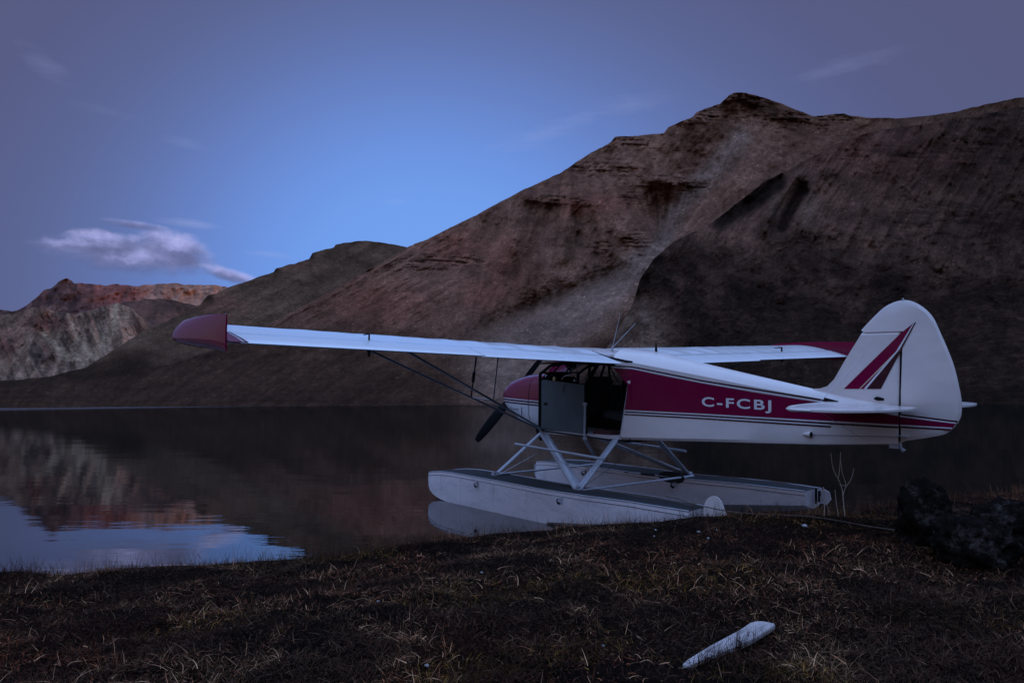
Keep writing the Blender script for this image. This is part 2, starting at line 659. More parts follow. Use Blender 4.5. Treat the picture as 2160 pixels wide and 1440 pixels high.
# main mountain: left buttress and summit
RIDGE = [(-400, 840), (0, 818), (100, 812), (250, 795), (380, 762), (480, 728), (560, 688), (700, 612), (820, 545), (860, 520), (900, 505), (1000, 456),
         (1100, 402), (1180, 366), (1240, 326), (1288, 301), (1298, 289), (1310, 287), (1345, 287), (1400, 281), (1410, 268), (1462, 246),
         (1468, 237), (1520, 218), (1537, 201), (1550, 196), (1570, 196), (1595, 201), (1650, 220), (1715, 246), (1745, 242), (1780, 239), (1790, 244), (1830, 248),
         (1900, 250), (1970, 243), (2020, 235), (2080, 220), (2160, 205), (2400, 175)]


def relief_main(px, py, s):
    n = (fbm(px / 130, py / 170, 5, 3) - 0.5) * 120 + (fbm(px / 26, py / 34, 5, 8, 0.6) - 0.5) * 20
    # runnels down the fall line of the left flank (they run down to the right and to the left of the crest)
    u = px * 0.45 + py * 0.89
    n += (fbm(u / 24, (px * .89 - py * .45) / 190, 5, 21, .55) - 0.5) * 20 * sstep(1080, 900, px)
    u = px * 0.89 + py * 0.45
    n += (fbm(u / 26, (py * .89 - px * .45) / 170, 5, 27, .55) - 0.5) * 20 * sstep(900, 1080, px) * sstep(1420, 1300, px)
    v = px + (py - 420) * 0.12
    n += (fbm(v / 30, py / 220, 4, 33, .6, True) - 0.55) * -22 * sstep(1000, 1150, px) * sstep(1420, 1330, px) * sstep(430, 500, py)
    n += creek(px, py, [(1560, 260), (1520, 340), (1460, 410), (1390, 490), (1330, 570), (1200, 640), (1080, 700)], 60, 85)
    n += creek(px, py, [(1350, 420), (1385, 470), (1400, 500)], 34, 45)
    n += creek(px, py, [(1300, 575), (1170, 625), (1060, 668), (960, 720)], 22, 34)
    n += creek(px, py, [(1140, 460), (1120, 520), (1080, 570), (1075, 620)], 24, 22)
    n += creek(px, py, [(1215, 460), (1205, 520), (1190, 560)], 22, 18)
    n -= creek(px, py, [(1260, 440), (1320, 500), (1330, 560)], 44, 45)
    n -= creek(px, py, [(1110, 415), (1180, 418), (1240, 425)], 13, 18)
    n -= creek(px, py, [(1320, 495), (1350, 505)], 22, 26)
    n -= creek(px, py, [(1370, 380), (1420, 385), (1480, 380)], 12, 20)
    n += (main_streaks(px, py) - .5) * -24
    lv, lm = ledges(px, py, 221, LEDGES)
    n -= lv * 9
    # scree fan spreading to the lake
    n -= creek(px, py, [(1400, 505), (1290, 600), (1180, 690), (1100, 760)], 46, 45, 1.4)
    return n


def masks_main(px, py, s):
    red = outcrops(px, py, [(1070, 560, 50, 70), (1020, 620, 60, 40), (800, 640, 130, 50), (960, 520, 70, 40), (1250, 430, 90, 30)]) * 0.9
    d, f, _ = seg_dist(px, py, [(1560, 290), (1500, 360), (1420, 440), (1395, 500)])
    scree = np.exp(-(d / 22) ** 2) * 0.85
    d, f, _ = seg_dist(px, py, [(1405, 500), (1290, 600), (1150, 700), (1060, 770)])
    scree = np.maximum(scree, np.exp(-(d / (15 + 80 * f)) ** 3) * 0.95)
    d, f, _ = seg_dist(px, py, [(560, 690), (360, 765), (230, 790)])
    veg_shade = sstep(690, 800, py) * 0.75
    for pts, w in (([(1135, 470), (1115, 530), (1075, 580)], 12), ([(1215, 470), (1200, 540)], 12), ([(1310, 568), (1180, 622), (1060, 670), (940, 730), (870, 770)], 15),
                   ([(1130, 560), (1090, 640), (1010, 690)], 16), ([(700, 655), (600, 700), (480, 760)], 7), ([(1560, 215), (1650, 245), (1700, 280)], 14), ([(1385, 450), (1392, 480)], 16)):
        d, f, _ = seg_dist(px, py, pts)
        veg_shade = np.maximum(veg_shade, np.exp(-(d / (w * 1.3)) ** 2) * .62)  # paints crease and gully shadow dark along these lines
    veg_shade = np.maximum(veg_shade, sstep(.52, .62, fbm((px * .8 + py * .6) / 60, (py - px * .45) / 200, 4, 5)) * sstep(640, 740, py) * .8)
    veg_shade = np.maximum(veg_shade, sstep(620, 770, py + (fbm(px / 70, py / 40, 4, 205) - .5) * 110) * .95)
    veg_shade = np.maximum(veg_shade, sstep(1560, 2200, px) * .80)  # brightness falloff toward the right, painted in as a darker colour
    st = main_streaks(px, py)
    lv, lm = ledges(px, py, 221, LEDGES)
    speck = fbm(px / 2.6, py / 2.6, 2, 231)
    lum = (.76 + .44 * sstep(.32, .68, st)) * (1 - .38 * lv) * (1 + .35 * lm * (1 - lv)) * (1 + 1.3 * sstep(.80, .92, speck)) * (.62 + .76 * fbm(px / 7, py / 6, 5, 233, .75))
    return {'a': red, 'b': scree, 'c': veg_shade * (1 - scree * 0.8), 'lum': lum}


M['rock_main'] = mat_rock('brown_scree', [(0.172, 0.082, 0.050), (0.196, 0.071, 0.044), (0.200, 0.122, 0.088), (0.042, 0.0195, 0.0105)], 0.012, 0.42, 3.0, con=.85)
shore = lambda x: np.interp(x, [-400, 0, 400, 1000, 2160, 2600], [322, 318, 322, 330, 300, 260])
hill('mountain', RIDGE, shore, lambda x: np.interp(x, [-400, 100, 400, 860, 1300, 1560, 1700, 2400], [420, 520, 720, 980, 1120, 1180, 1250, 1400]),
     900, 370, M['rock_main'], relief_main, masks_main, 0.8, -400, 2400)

# the nearer spur on the right, darker and steeper
SPUR = [(1180, 846), (1230, 800), (1290, 720), (1335, 640), (1350, 590), (1380, 545), (1420, 510), (1500, 470), (1560, 425), (1610, 385), (1660, 360), (1700, 338), (1760, 305),
        (1830, 280), (1900, 268), (1980, 258), (2060, 243), (2160, 225), (2400, 190)]


def spur_streaks(px, py):
    a = lines(px, py, .80, .60, 12, 120, 301)
    b = fbm(px / 26, py / 22, 5, 305, .68)
    w = sstep(560, 440, py)
    return a * w * .55 + b * (1 - w * .55)


def relief_spur(px, py, s):
    n = (fbm(px / 110, py / 130, 5, 43) - 0.5) * 100 + (fbm(px / 20, py / 24, 5, 48, 0.62) - 0.5) * 20
    v = px + (py - 420) * 0.55
    n += (fbm(v / 42, py / 240, 4, 61, .6, True) - 0.55) * -24 * sstep(640, 480, py)
    n += creek(px, py, [(1640, 385), (1590, 430), (1530, 460)], 22, 40)
    n += creek(px, py, [(1690, 400), (1660, 450), (1645, 480)], 16, 34)
    n -= creek(px, py, [(1680, 370), (1630, 430), (1610, 480)], 12, 40)
    n += (spur_streaks(px, py) - .5) * -22
    return n


def masks_spur(px, py, s):
    red = outcrops(px, py, [(1780, 300, 120, 50), (1950, 330, 160, 60), (1480, 400, 90, 40)]) * 0.7
    scree = outcrops(px, py, [(1630, 440, 14, 50), (1700, 430, 20, 60)], 1) * 0.7
    veg_shade = sstep(400, 640, py + (fbm(px / 60, py / 60, 4, 9) - .5) * 220) * 0.95
    veg_shade = np.maximum(veg_shade, sstep(1560, 2200, px) * 0.80)  # paints the same rightward dimming into the spur
    veg_shade = np.maximum(veg_shade, .30 * sstep(.45, .6, fbm(px / 34, py / 24, 5, 341, .7)))
    for pts, w in (([(1640, 385), (1580, 430), (1520, 465)], 22), ([(1690, 400), (1660, 450), (1645, 480)], 14), ([(1390, 550), (1350, 600), (1345, 650)], 14)):
        d, f, _ = seg_dist(px, py, pts)
        veg_shade = np.maximum(veg_shade, np.exp(-(d / w) ** 2) * 1.2)  # darker along these gully lines
    low = sstep(1450, 1360, px) * sstep(600, 660, py) * sstep(800, 730, py)
    scree = np.maximum(scree, low * .9)
    veg_shade = veg_shade * (1 - low)
    lv, lm = ledges(px, py, 321, [(1900, 325, 150, 18), (2080, 245, 90, 16), (1980, 470, 160, 40), (2060, 300, 90, 22), (1800, 330, 60, 8)])
    speck = fbm(px / 2.6, py / 2.6, 2, 331)
    lum = (.70 + .52 * sstep(.34, .66, spur_streaks(px, py))) * (1 - .5 * lv) * (1 + .25 * lm * (1 - lv)) * (1 + 1.6 * sstep(.80, .92, speck)) * (.55 + .9 * fbm(px / 7, py / 5, 5, 333, .75))
    return {'a': red, 'b': scree, 'c': veg_shade, 'lum': lum}


M['rock_spur'] = mat_rock('dimmed_spur_rock', [(0.138, 0.066, 0.041), (0.152, 0.057, 0.036), (0.135, 0.080, 0.055), (0.0185, 0.0095, 0.0058)], 0.012, 0.45, 3.5, con=.85)  # darkest tone carries the painted dimming toward the right
hill('mountain_spur', SPUR, lambda x: np.interp(x, [1180, 1350, 2160, 2400], [345, 318, 270, 240]), lambda x: np.interp(x, [1180, 1350, 1600, 1900, 2400], [380, 560, 900, 1120, 1250]),
     560, 320, M['rock_spur'], relief_spur, masks_spur, 0.8, 1180, 2400)

# the grey green hill behind its left flank
HILL2 = [(-400, 822), (0, 803), (100, 795), (180, 775), (220, 750), (300, 700), (330, 688), (425, 642), (428, 634), (440, 622), (455, 619), (470, 612), (480, 607), (540, 586), (579, 574),
         (581, 566), (620, 556), (654, 545), (657, 534), (670, 529), (704, 522), (707, 516), (730, 511), (770, 508), (800, 510), (860, 521), (950, 560), (1100, 700)]


def relief_h2(px, py, s):
    return (fbm(px / 120, py / 120, 5, 13) - 0.5) * 60 + (fbm(px / 22, py / 26, 5, 18, 0.55) - 0.5) * 10


M['rock_hill2'] = mat_rock('grey_green_scree', [(0.100, 0.055, 0.032), (0.14, 0.060, 0.036), (0.15, 0.088, 0.058), (0.030, 0.015, 0.008)], 0.008, 0.35, 3.0)
hill('hill', HILL2, lambda x: np.interp(x, [0, 400], [640, 800]), lambda x: np.interp(x, [-400, 100, 400, 700, 1100], [900, 1000, 1300, 1500, 1700]), 460, 240, M['rock_hill2'], relief_h2,
     lambda px, py, s: {'a': outcrops(px, py, [(470, 640, 60, 30), (620, 560, 60, 10)]) * .6, 'b': outcrops(px, py, [(420, 765, 60, 12)]), 'lum': (.6 + .8 * lines(px, py, .45, .89, 10, 120, 401)) * (.75 + .5 * fbm(px / 6, py / 6, 4, 403, .7)),
                        'c': np.maximum(sstep(700, 790, py + (fbm(px / 50, py / 50, 4, 19) - .5) * 80) * .9, outcrops(px, py, [(440, 628, 14, 10), (582, 570, 10, 5), (657, 540, 8, 8)]))}, 0.85, -400, 1100)

# far range: pale cliffs, then a red ridge, then the last summits
CLIFF = [(-400, 680), (0, 665), (26, 661), (67, 650), (99, 651), (128, 659), (155, 664), (187, 655), (222, 645), (251, 639), (280, 651), (297, 668), (321, 693), (360, 740), (500, 820)]


def relief_cliff(px, py, s):
    u = px * 0.9 - py * 0.42
    return (fbm(u / 46, (py + px * .5) / 150, 5, 71, .6, True) - 0.5) * -95 + (fbm(px / 14, py / 16, 4, 75, .6) - 0.5) * 9


M['rock_cliff'] = mat_rock('pale_limestone', [(0.215, 0.125, 0.080), (0.13, 0.052, 0.036), (0.29, 0.185, 0.115), (0.072, 0.043, 0.032)], 0.004, 0.05, 8.0, con=.8)


def masks_cliff(px, py, s):
    u = px * 0.88 - py * 0.47
    st = sstep(.46, .60, fbm(u / 15, (py * .9 + px * .4) / 90, 5, 81, .6))
    lo = sstep(.44, .56, fbm(px / 60, py / 60, 4, 83) + sstep(720, 800, py) * .12)
    red = outcrops(px, py, [(100, 680, 70, 22), (20, 720, 30, 40), (110, 730, 30, 20)])
    tan = np.zeros(px.shape)
    for pts, w in (([(142, 662), (165, 710), (200, 752)], 6), ([(245, 650), (235, 700), (215, 740)], 12), ([(95, 700), (140, 745), (190, 765)], 9)):
        d, f, _ = seg_dist(px, py, pts)
        tan = np.maximum(tan, np.exp(-(d / (w * (.6 + f))) ** 2))
    lum = (.62 + .7 * sstep(.3, .7, runs(px, py, (210, 480), 22, 60, 411) * .7 + .3 * fbm(px / 9, py / 9, 4, 415, .7))) * (.7 + .6 * fbm(px / 4, py / 4, 4, 413, .7))
    return {'lum': lum, 'a': red * .9 * (1 - tan), 'b': tan, 'c': np.clip(st * .75 * lo + .1 * st, 0, 1) * (1 - tan * .9)}


hill('cliffs', CLIFF, lambda x: 1800 + 0 * x, lambda x: 3200 + 0 * x, 420, 220, M['rock_cliff'], relief_cliff, masks_cliff, 0.9, -400, 500, jag=2.5)

MID = [(120, 700), (200, 662), (262, 636), (306, 632), (350, 630), (372, 634), (391, 639), (420, 646), (460, 665), (560, 720)]
M['rock_mid'] = mat_rock('dark_red_rock', [(0.13, 0.062, 0.045), (0.19, 0.085, 0.055), (0.14, 0.10, 0.08), (0.07, 0.042, 0.034)], 0.004, 0.04, 8.0, con=.45)
hill('red_ridge', MID, lambda x: 3000 + 0 * x, lambda x: 4300 + 0 * x, 260, 120, M['rock_mid'],
     lambda px, py, s: (fbm(px / 30, py / 40, 5, 91, .5) - .5) * 30,
     lambda px, py, s: {'a': outcrops(px, py, [(360, 660, 60, 20)]), 'b': 0 * px, 'c': sstep(.5, .6, fbm(px / 20, py / 25, 4, 93)) * .5}, 0.9, 120, 560)

FAR = [(-400, 690), (-60, 650), (0, 653), (26, 656), (40, 651), (62, 641), (80, 625), (92, 612), (108, 608), (122, 596), (134, 588), (142, 588), (158, 598), (172, 596), (200, 600), (222, 601),
       (250, 599), (280, 603), (310, 602), (335, 600), (350, 598), (375, 597), (400, 601), (430, 602), (455, 600), (475, 604), (560, 640), (700, 700)]


def masks_far(px, py, s):
    red = sstep(140, 230, px) * sstep(360, 280, px)
    tan = sstep(270, 350, px)
    dk = sstep(230, 150, px) * .75 * sstep(.35, .6, fbm(px / 12, py / 12, 4, 99))
    return {'a': red, 'b': tan, 'c': dk, 'lum': (.6 + .8 * fbm(px / 8, py / 6, 5, 421, .7)) * (.6 + .8 * lines(px, py, .9, -.44, 7, 60, 423))}


M['rock_far'] = mat_rock('far_summit_rock', [(0.17, 0.082, 0.064), (0.23, 0.085, 0.064), (0.38, 0.19, 0.125), (0.070, 0.036, 0.032)], 0.003, 0.03, 8.0, con=.4)
hill('far_range', FAR, lambda x: 4200 + 0 * x, lambda x: 5600 + 0 * x, 400, 130, M['rock_far'],
     lambda px, py, s: (fbm(px / 36, py / 40, 5, 101, .6, True) - .5) * -32 + (fbm(px / 9, py / 9, 4, 105, .5) - .5) * 4, masks_far, 0.9, -400, 700, jag=2.5)


# the mountain carries on round the right hand side and low hills close the valley behind the camera
def ring():
    az = np.radians(np.linspace(39.6, 316, 260))
    deg = np.degrees(az)
    E = np.interp(deg, [34, 40, 60, 90, 115, 130, 150, 180, 200, 230, 260, 290, 315, 330], [.34, .40, .50, .54, .50, .36, .12, .045, .035, .022, .024, .012, .03, .05])
    r1 = np.interp(deg, [34, 60, 100, 130, 150, 200, 330], [1250, 1350, 1500, 1600, 1500, 900, 1100])
    E = E * (1 + 0.1 * (fbm(deg / 9, deg * 0, 4, 5) - .5))
    s = np.linspace(0, 1, 60)[:, None]
    r0 = np.interp(deg, [34, 60, 120, 330], [240, 200, 240, 330])
    r = r0 + (r1 - r0) * s ** .8
    Z = np.clip(r * E * s - 1, -1, None) + (fbm(deg[None] / 3 + 0 * s, s * 9, 4, 6) - .5) * 60 * s * E * 2
    X, Y = r * np.sin(az), r * np.cos(az)
    back = [[r[-1] + 500 * q for q in (1,)]]
    X = np.vstack([X, (r[-1] + 900) * np.sin(az)])
    Y = np.vstack([Y, (r[-1] + 900) * np.cos(az)])
    Z = np.vstack([Z, 0 * r[-1] - 5])
    z0 = np.zeros(X.shape)
    grid_mesh('valley_hills', X, Y, Z, M['rock_spur'], {'a': z0, 'b': z0, 'c': z0 + .7, 'lum': z0 + 1})


ring()


def shade_massif():
    """unseen high ground added behind the crest to shade the cliffs and far range"""
    az = np.radians(np.linspace(7, 62, 120))
    r = np.linspace(1900, 4200, 80)[:, None]
    q = sstep(1900, 2700, r) * sstep(4200, 3500, r) * sstep(R(7), R(13), az)[None] * sstep(R(62), R(50), az)[None]
    Z = 780 * q * (.9 + .2 * fbm(np.degrees(az)[None] / 4 + 0 * r, r / 300, 4, 8)) - 5
    z0 = np.zeros(Z.shape)
    grid_mesh('unseen_shade_massif', r * np.sin(az), r * np.cos(az), Z, M['rock_spur'], {'a': z0, 'b': z0, 'c': z0 + .4, 'lum': z0 + 1})


shade_massif()  # added for the shadow it throws on the far slopes

# ------------------------------------------------------------------ lake


def mat_water():
    m, n = material('lake_water')
    co = n.new('ShaderNodeNewGeometry').outputs['Position']
    # long low swell, crests across the view, and finer chop
    w1 = n.noise(n.mapping(co, (0.35, 1.1, 1), (0, 0, R(8))), 0.55, 3, 0.5)
    w2 = n.noise(n.mapping(co, (0.5, 1.6, 1), (0, 0, R(-6))), 2.2, 4, 0.55)
    h = n.math('ADD', n.math('MULTIPLY', w1, 0.045), n.math('MULTIPLY', w2, 0.010))
    # breeze strip along the far left shore
    s = n.new('ShaderNodeSeparateXYZ')
    n.put(s.inputs[0], co)
    lw = n.new('ShaderNodeMapRange')
    n.put(lw.inputs[0], s.outputs[0])
    lw.inputs[1].default_value = -88
    lw.inputs[2].default_value = -150
    st = n.new('ShaderNodeMapRange')
    n.put(st.inputs[0], s.outputs[1])
    st.inputs[1].default_value = 100
    st.inputs[2].default_value = 135
    rough = n.math('ADD', 0.012, n.math('MULTIPLY', n.math('MULTIPLY', lw.outputs[0], st.outputs[0]), 0.15))
    nb = bump(n, h, 0.13, 1.0)
    # small waves never let the surface reach full mirror reflection at grazing angles
    fr = n.new('ShaderNodeFresnel')
    fr.inputs[0].default_value = 1.333
    n.put(fr.inputs['Normal'], nb)
    df = n.new('ShaderNodeBsdfDiffuse')
    df.inputs[0].default_value = (0.006, 0.006, 0.005, 1)
    gl = n.new('ShaderNodeBsdfGlossy')
    gl.inputs[0].default_value = (1, 1, 1, 1)
    n.put(gl.inputs['Roughness'], rough)
    n.put(gl.inputs['Normal'], nb)
    mx = n.new('ShaderNodeMixShader')
    n.put(mx.inputs[0], n.math('ADD', n.math('MINIMUM', fr.outputs[0], 0.40), 0.05))
    n.put(mx.inputs[1], df.outputs[0])
    n.put(mx.inputs[2], gl.outputs[0])
    out(n, mx.outputs[0])
    return m


def lake():
    g = G()
    g.add([(-3000, -40, 0), (3000, -40, 0), (3000, 5200, 0), (-3000, 5200, 0)], [(0, 1, 2, 3)])
    return g.build('water', mat_water(), None)


tag(lake(), kind='structure')

# ------------------------------------------------------------------ near bank
SH = [(-40, 3.0), (-14, 4.2), (-9, 5.4), (-6, 6.0), (-4.5, 6.15), (-3.6, 6.05), (-3, 6.3), (-2.2, 6.45), (-1.5, 6.6), (-.9, 7.1), (-.2, 7.45), (.6, 7.6), (1.2, 7.3), (1.7, 6.9), (2.3, 6.85),
      (2.9, 7.1), (3.5, 7.6), (4.3, 8.4), (5.4, 9.1), (7, 10.0), (10, 11.5), (20, 17), (40, 26)]
HB = [(-40, .3), (-9, .12), (-6, .10), (-4, .11), (-2, .13), (-1, .15), (.3, .17), (1.2, .30), (1.7, .41), (2.2, .43), (2.8, .38), (3.6, .33), (5, .27), (8, .22), (40, .4)]


def bank_z(x, y):
    x = np.asarray(x, float)
    y = np.asarray(y, float)
    ys = np.interp(x, [p[0] for p in SH], [p[1] for p in SH]) + (fbm(x * 1.4, x * 0, 4, 31) - .5) * .35
    d = ys - y
    hb = np.interp(x, [p[0] for p in HB], [p[1] for p in HB])
    z = -0.30 + (hb + 0.30) * sstep(-0.30, 0.22, d)
    inland = np.clip(d, 0, 60)
    z = z + sstep(0.1, 3.5, inland) * (0.33 - hb) * sstep(12, 6, inland) * 1.0
    z = z + sstep(.05, .8, d) * ((fbm(x * 1.1, y * 1.1, 4, 2) - .5) * .17 + (fbm(x * 4.2, y * 4.2, 4, 4) - .5) * .085)
    z = z + sstep(8, 60, inland) * 2.0
    z = np.where(d < -0.3, np.maximum(-.30 - (-.3 - d) * .25, -3), z)
    return z


def mat_ground():
    m, n = material('peaty_ground')
    co = n.new('ShaderNodeNewGeometry').outputs['Position']
    a = n.noise(co, 2.5, 6, .7)
    b = n.noise(co, 38, 5, .75)
    c = n.ramp(a, [(.3, (.008, .005, .0035)), (.52, (.019, .0115, .008)), (.68, (.028, .014, .009)), (.8, (.030, .022, .007))])
    c = n.mix(1.0, c, n.ramp(b, [(.3, .35), (.55, 1.0), (.72, 2.4)]), 'MULTIPLY')
    out(n, principled(n, c, 1.0, 0, 0, bump(n, n.math('ADD', b, n.noise(co, 120, 3, .7)), 1.0, .03), .02))
    return m


M['ground'] = mat_ground()


def bank():
    def axis(lo, a, b, hi, fine, nc):
        left = a - np.geomspace(1, a - lo + 1, nc)[::-1] + 1
        right = b + np.geomspace(1, hi - b + 1, nc) - 1
        return np.concatenate([left[:-1], np.arange(a, b, fine), right])
    xs = axis(-260, -6.5, 8.5, 260, .045, 26)
    ys = np.concatenate([-400 + np.linspace(0, 398, 20), np.arange(-1.9, 1.9, .3), np.arange(2.0, 10.5, .045), np.linspace(10.6, 40, 30)])
    X, Y = np.meshgrid(xs, ys)
    Z = bank_z(X, Y)
    return grid_mesh('ground', X, Y, Z, M['ground'])


bank()


def mat_blades():
    m, n = material('dry_grass')
    a = n.new('ShaderNodeAttribute')
    a.attribute_name = 'tone'
    b = n.new('ShaderNodeAttribute')
    b.attribute_name = 'hue'
    c = n.ramp(b.outputs['Fac'], [(0.0, (.20, .050, .020)), (.3, (.26, .088, .038)), (.6, (.34, .165, .085)), (.85, (.42, .235, .125)), (1.0, (.23, .115, .02))])
    c = n.mix(1.0, c, n.ramp(a.outputs['Fac'], [(0, .05), (.45, .23), (.8, .76), (1, 2.2)]), 'MULTIPLY')
    d = n.new('ShaderNodeBsdfPrincipled')
    n.put(d.inputs['Base Color'], c)
    d.inputs['Roughness'].default_value = .7
    d.inputs['Specular IOR Level'].default_value = .10
    out(n, d.outputs[0])
    return m


M['blades'] = mat_blades()


def strands(name, N, seed, roots, length, width, lean, segs=3, curl=1.0, tones=None, hue=None, lift=0.0):
    r = np.random.default_rng(seed)
    x, y, z = roots
    N = len(x)
    L = length(r, N)
    az = r.uniform(0, 2 * PI, N)
    th = lean(r, N)
    bend = r.uniform(.0, 1.1, N) * curl
    yaw = r.normal(0, .7, N)
    wd = width(r, N)
    P = [np.stack([x, y, z + lift * r.uniform(-.3, 1, N)], 1)]
    dirs = []
    for k in range(segs):
        t = th + bend * k / segs
        a = az + yaw * k / segs
        d = np.stack([np.sin(t) * np.cos(a), np.sin(t) * np.sin(a), np.cos(t)], 1)
        dirs.append(d)
        P.append(P[-1] + d * (L / segs)[:, None])
    side = np.stack([-np.sin(az + r.normal(0, .8, N)), np.cos(az + r.normal(0, .8, N)), r.normal(0, .5, N)], 1)
    side /= np.linalg.norm(side, axis=1)[:, None]
    V = []
    for k in range(segs + 1):
        w = wd * (1 - (k / segs) ** 1.6) * .5
        if k < segs:
            V += [P[k] - side * w[:, None], P[k] + side * w[:, None]]
        else:
            V += [P[k]]
    nv = 2 * segs + 1
    V = np.stack(V, 1).reshape(-1, 3).astype(np.float32)
    b = (np.arange(N) * nv)[:, None]
    tri = []
    for k in range(segs - 1):
        tri += [[2 * k, 2 * k + 1, 2 * k + 3], [2 * k, 2 * k + 3, 2 * k + 2]]
    tri += [[2 * segs - 2, 2 * segs - 1, 2 * segs]]
    F = (b[:, None, :] + np.array(tri)[None]).reshape(-1, 3)
    me = bpy.data.meshes.new(name)
    me.vertices.add(len(V))
    me.vertices.foreach_set('co', V.ravel())
    me.loops.add(F.size)
    me.loops.foreach_set('vertex_index', F.ravel().astype(np.int32))
    me.polygons.add(len(F))
    me.polygons.foreach_set('loop_start', np.arange(0, F.size, 3, dtype=np.int32))
    me.update(calc_edges=True)
    tone = tones(r, N) * np.clip(.66 + .55 * sstep(.34, .62, fbm(x * 2.3, y * 2.3, 4, 71, .6)), 0, 1.3)
    tone = np.clip(tone, 0, 1)
    hv = hue(r, x, y, N)
    for k, v in (('tone', tone), ('hue', hv)):
        a = me.attributes.new(k, 'FLOAT', 'POINT')
        a.data.foreach_set('value', np.repeat(v, nv).astype(np.float32))
    me.materials.append(M['blades'])
    o = bpy.data.objects.new(name, me)
    COL.objects.link(o)
    return o


def scatter(N, seed, ymin=2.3, ymax=12.5, edge=False, keep=0.5):
    r = np.random.default_rng(seed)
    n = N * 3
    if edge:
        x = r.uniform(-7, 9, n)
        ys = np.interp(x, [p[0] for p in SH], [p[1] for p in SH])
        y = ys - np.abs(r.normal(0, .35, n)) + .12
    else:
        y = ymin * (ymax / ymin) ** (r.uniform(0, 1, n) ** 1.0)
        x = r.uniform(-1, 1, n) * (.86 * y + .5)
    z = bank_z(x, y)
    pat = fbm(x * 1.7, y * 1.7, 4, 51)
    ok = (z > 0.01) & (r.uniform(0, 1, n) < sstep(.25, .52, pat) * .8 + .2)
    i = np.nonzero(ok)[0][:N]
    return x[i], y[i], z[i]


def hue_f(r, x, y, N):
    p = fbm(x * .9, y * .9, 3, 61)
    h = np.clip(r.normal(.45, .2, N) + (p - .5) * 1.2, 0, .9)
    moss = (fbm(x * .8 + 9, y * 1.3, 3, 67) > .66) & (r.uniform(0, 1, N) < .6)
    return np.where(moss, 1.0, h)


o = strands('dry_grass', 0, 5, scatter(150000, 5), lambda r, N: r.uniform(.025, .085, N), lambda r, N: r.uniform(.0011, .0030, N),
            lambda r, N: np.abs(r.normal(1.05, .4, N)), 3, 1.0, lambda r, N: r.beta(1.5, 1.8, N), hue_f, .015)
tag(o, 'tangled dry grass and tundra litter covering the near lake bank', 'dry grass', kind='stuff')
o = strands('ground_litter', 0, 15, scatter(130000, 16), lambda r, N: r.uniform(.010, .028, N), lambda r, N: r.uniform(.003, .008, N),
            lambda r, N: r.uniform(.6, 1.7, N), 2, 1.0, lambda r, N: r.beta(1.5, 2.3, N) * .85, lambda r, x, y, N: np.clip(r.normal(.25, .25, N), 0, 1), .02)
tag(o, 'small dead leaves, heath twigs and moss bits among the dry grass', 'ground litter', kind='stuff')
o = strands('shore_grass', 0, 25, scatter(9000, 26, edge=True), lambda r, N: r.uniform(.06, .26, N) * r.uniform(.5, 1, N), lambda r, N: r.uniform(.0018, .0034, N),
            lambda r, N: np.abs(r.normal(.35, .3, N)), 4, .8, lambda r, N: r.beta(1.6, 2.0, N), hue_f)
tag(o, 'taller wispy grass blades standing along the water edge', 'shore grass', kind='stuff')
o = strands('pale_straw', 0, 35, scatter(2600, 36), lambda r, N: r.uniform(.04, .13, N), lambda r, N: r.uniform(.0022, .0042, N),
            lambda r, N: np.abs(r.normal(1.1, .35, N)), 4, 1.1, lambda r, N: r.uniform(.7, 1.0, N), lambda r, x, y, N: r.uniform(.5, .9, N), .03)
tag(o, 'scattered pale bleached straws lying over the darker grass', 'straw', kind='stuff')

# ------------------------------------------------------------------ floatplane
AX = Matrix(((0.5803456231, 0.8142518554, 0.0138878999, 0.720), (-0.8125666898, 0.5801104691, -0.0566323072, 10.463),
             (-0.0541694774, 0.0215814668, 0.9982985065, -0.467 + EYE), (0, 0, 0, 1)))
plane = empty('floatplane', 'white and crimson high wing floatplane moored with its floats against the grassy bank', 'floatplane', AX)


def halfw(X):
    return lerp(X, [-1.3, -.3, 0, 1.7, 4.86, 5.4], [.26, .34, .36, .36, .03, .015])


def zbot(X):
    return lerp(X, [0, .9, 1.6, 2.28, 2.92, 3.6, 4.1, 4.5, 4.86], [.03, .055, .085, .133, .18, .225, .262, .30, .338])


def zside(X):      # upper edge of the flat side
    return lerp(X, [1.2, 1.8, 2.82, 3.63, 4.1, 4.38, 4.7, 4.86], [1.10, 1.058, .908, .781, .722, .680, .66, .65])


def ztop(X):
    return lerp(X, [1.2, 1.62, 1.86, 2.69, 3.37, 4.05, 4.4, 4.86], [1.27, 1.245, 1.203, 1.045, .921, .80, .735, .68])


def fus_ring(X):
    w, zb, zs, zt = halfw(X), zbot(X), zside(X), ztop(X)
    zs = min(zs, zt - .01)
    lev = [zb, zb + .03] + [zb + (zs - zb) * k for k in (.35, .62, .82, .94)] + [zs]
    half = [(w * .55, zb - .012), (w * .93, zb)] + [(w, z) for z in lev[1:]] + [(w * .80, zs + (zt - zs) * .42), (w * .45, zs + (zt - zs) * .80), (0, zt)]
    r = [(X, 0, zb - .014)] + [(X, y, z) for y, z in half] + [(X, -y, z) for y, z in half[::-1][1:]]
    return r


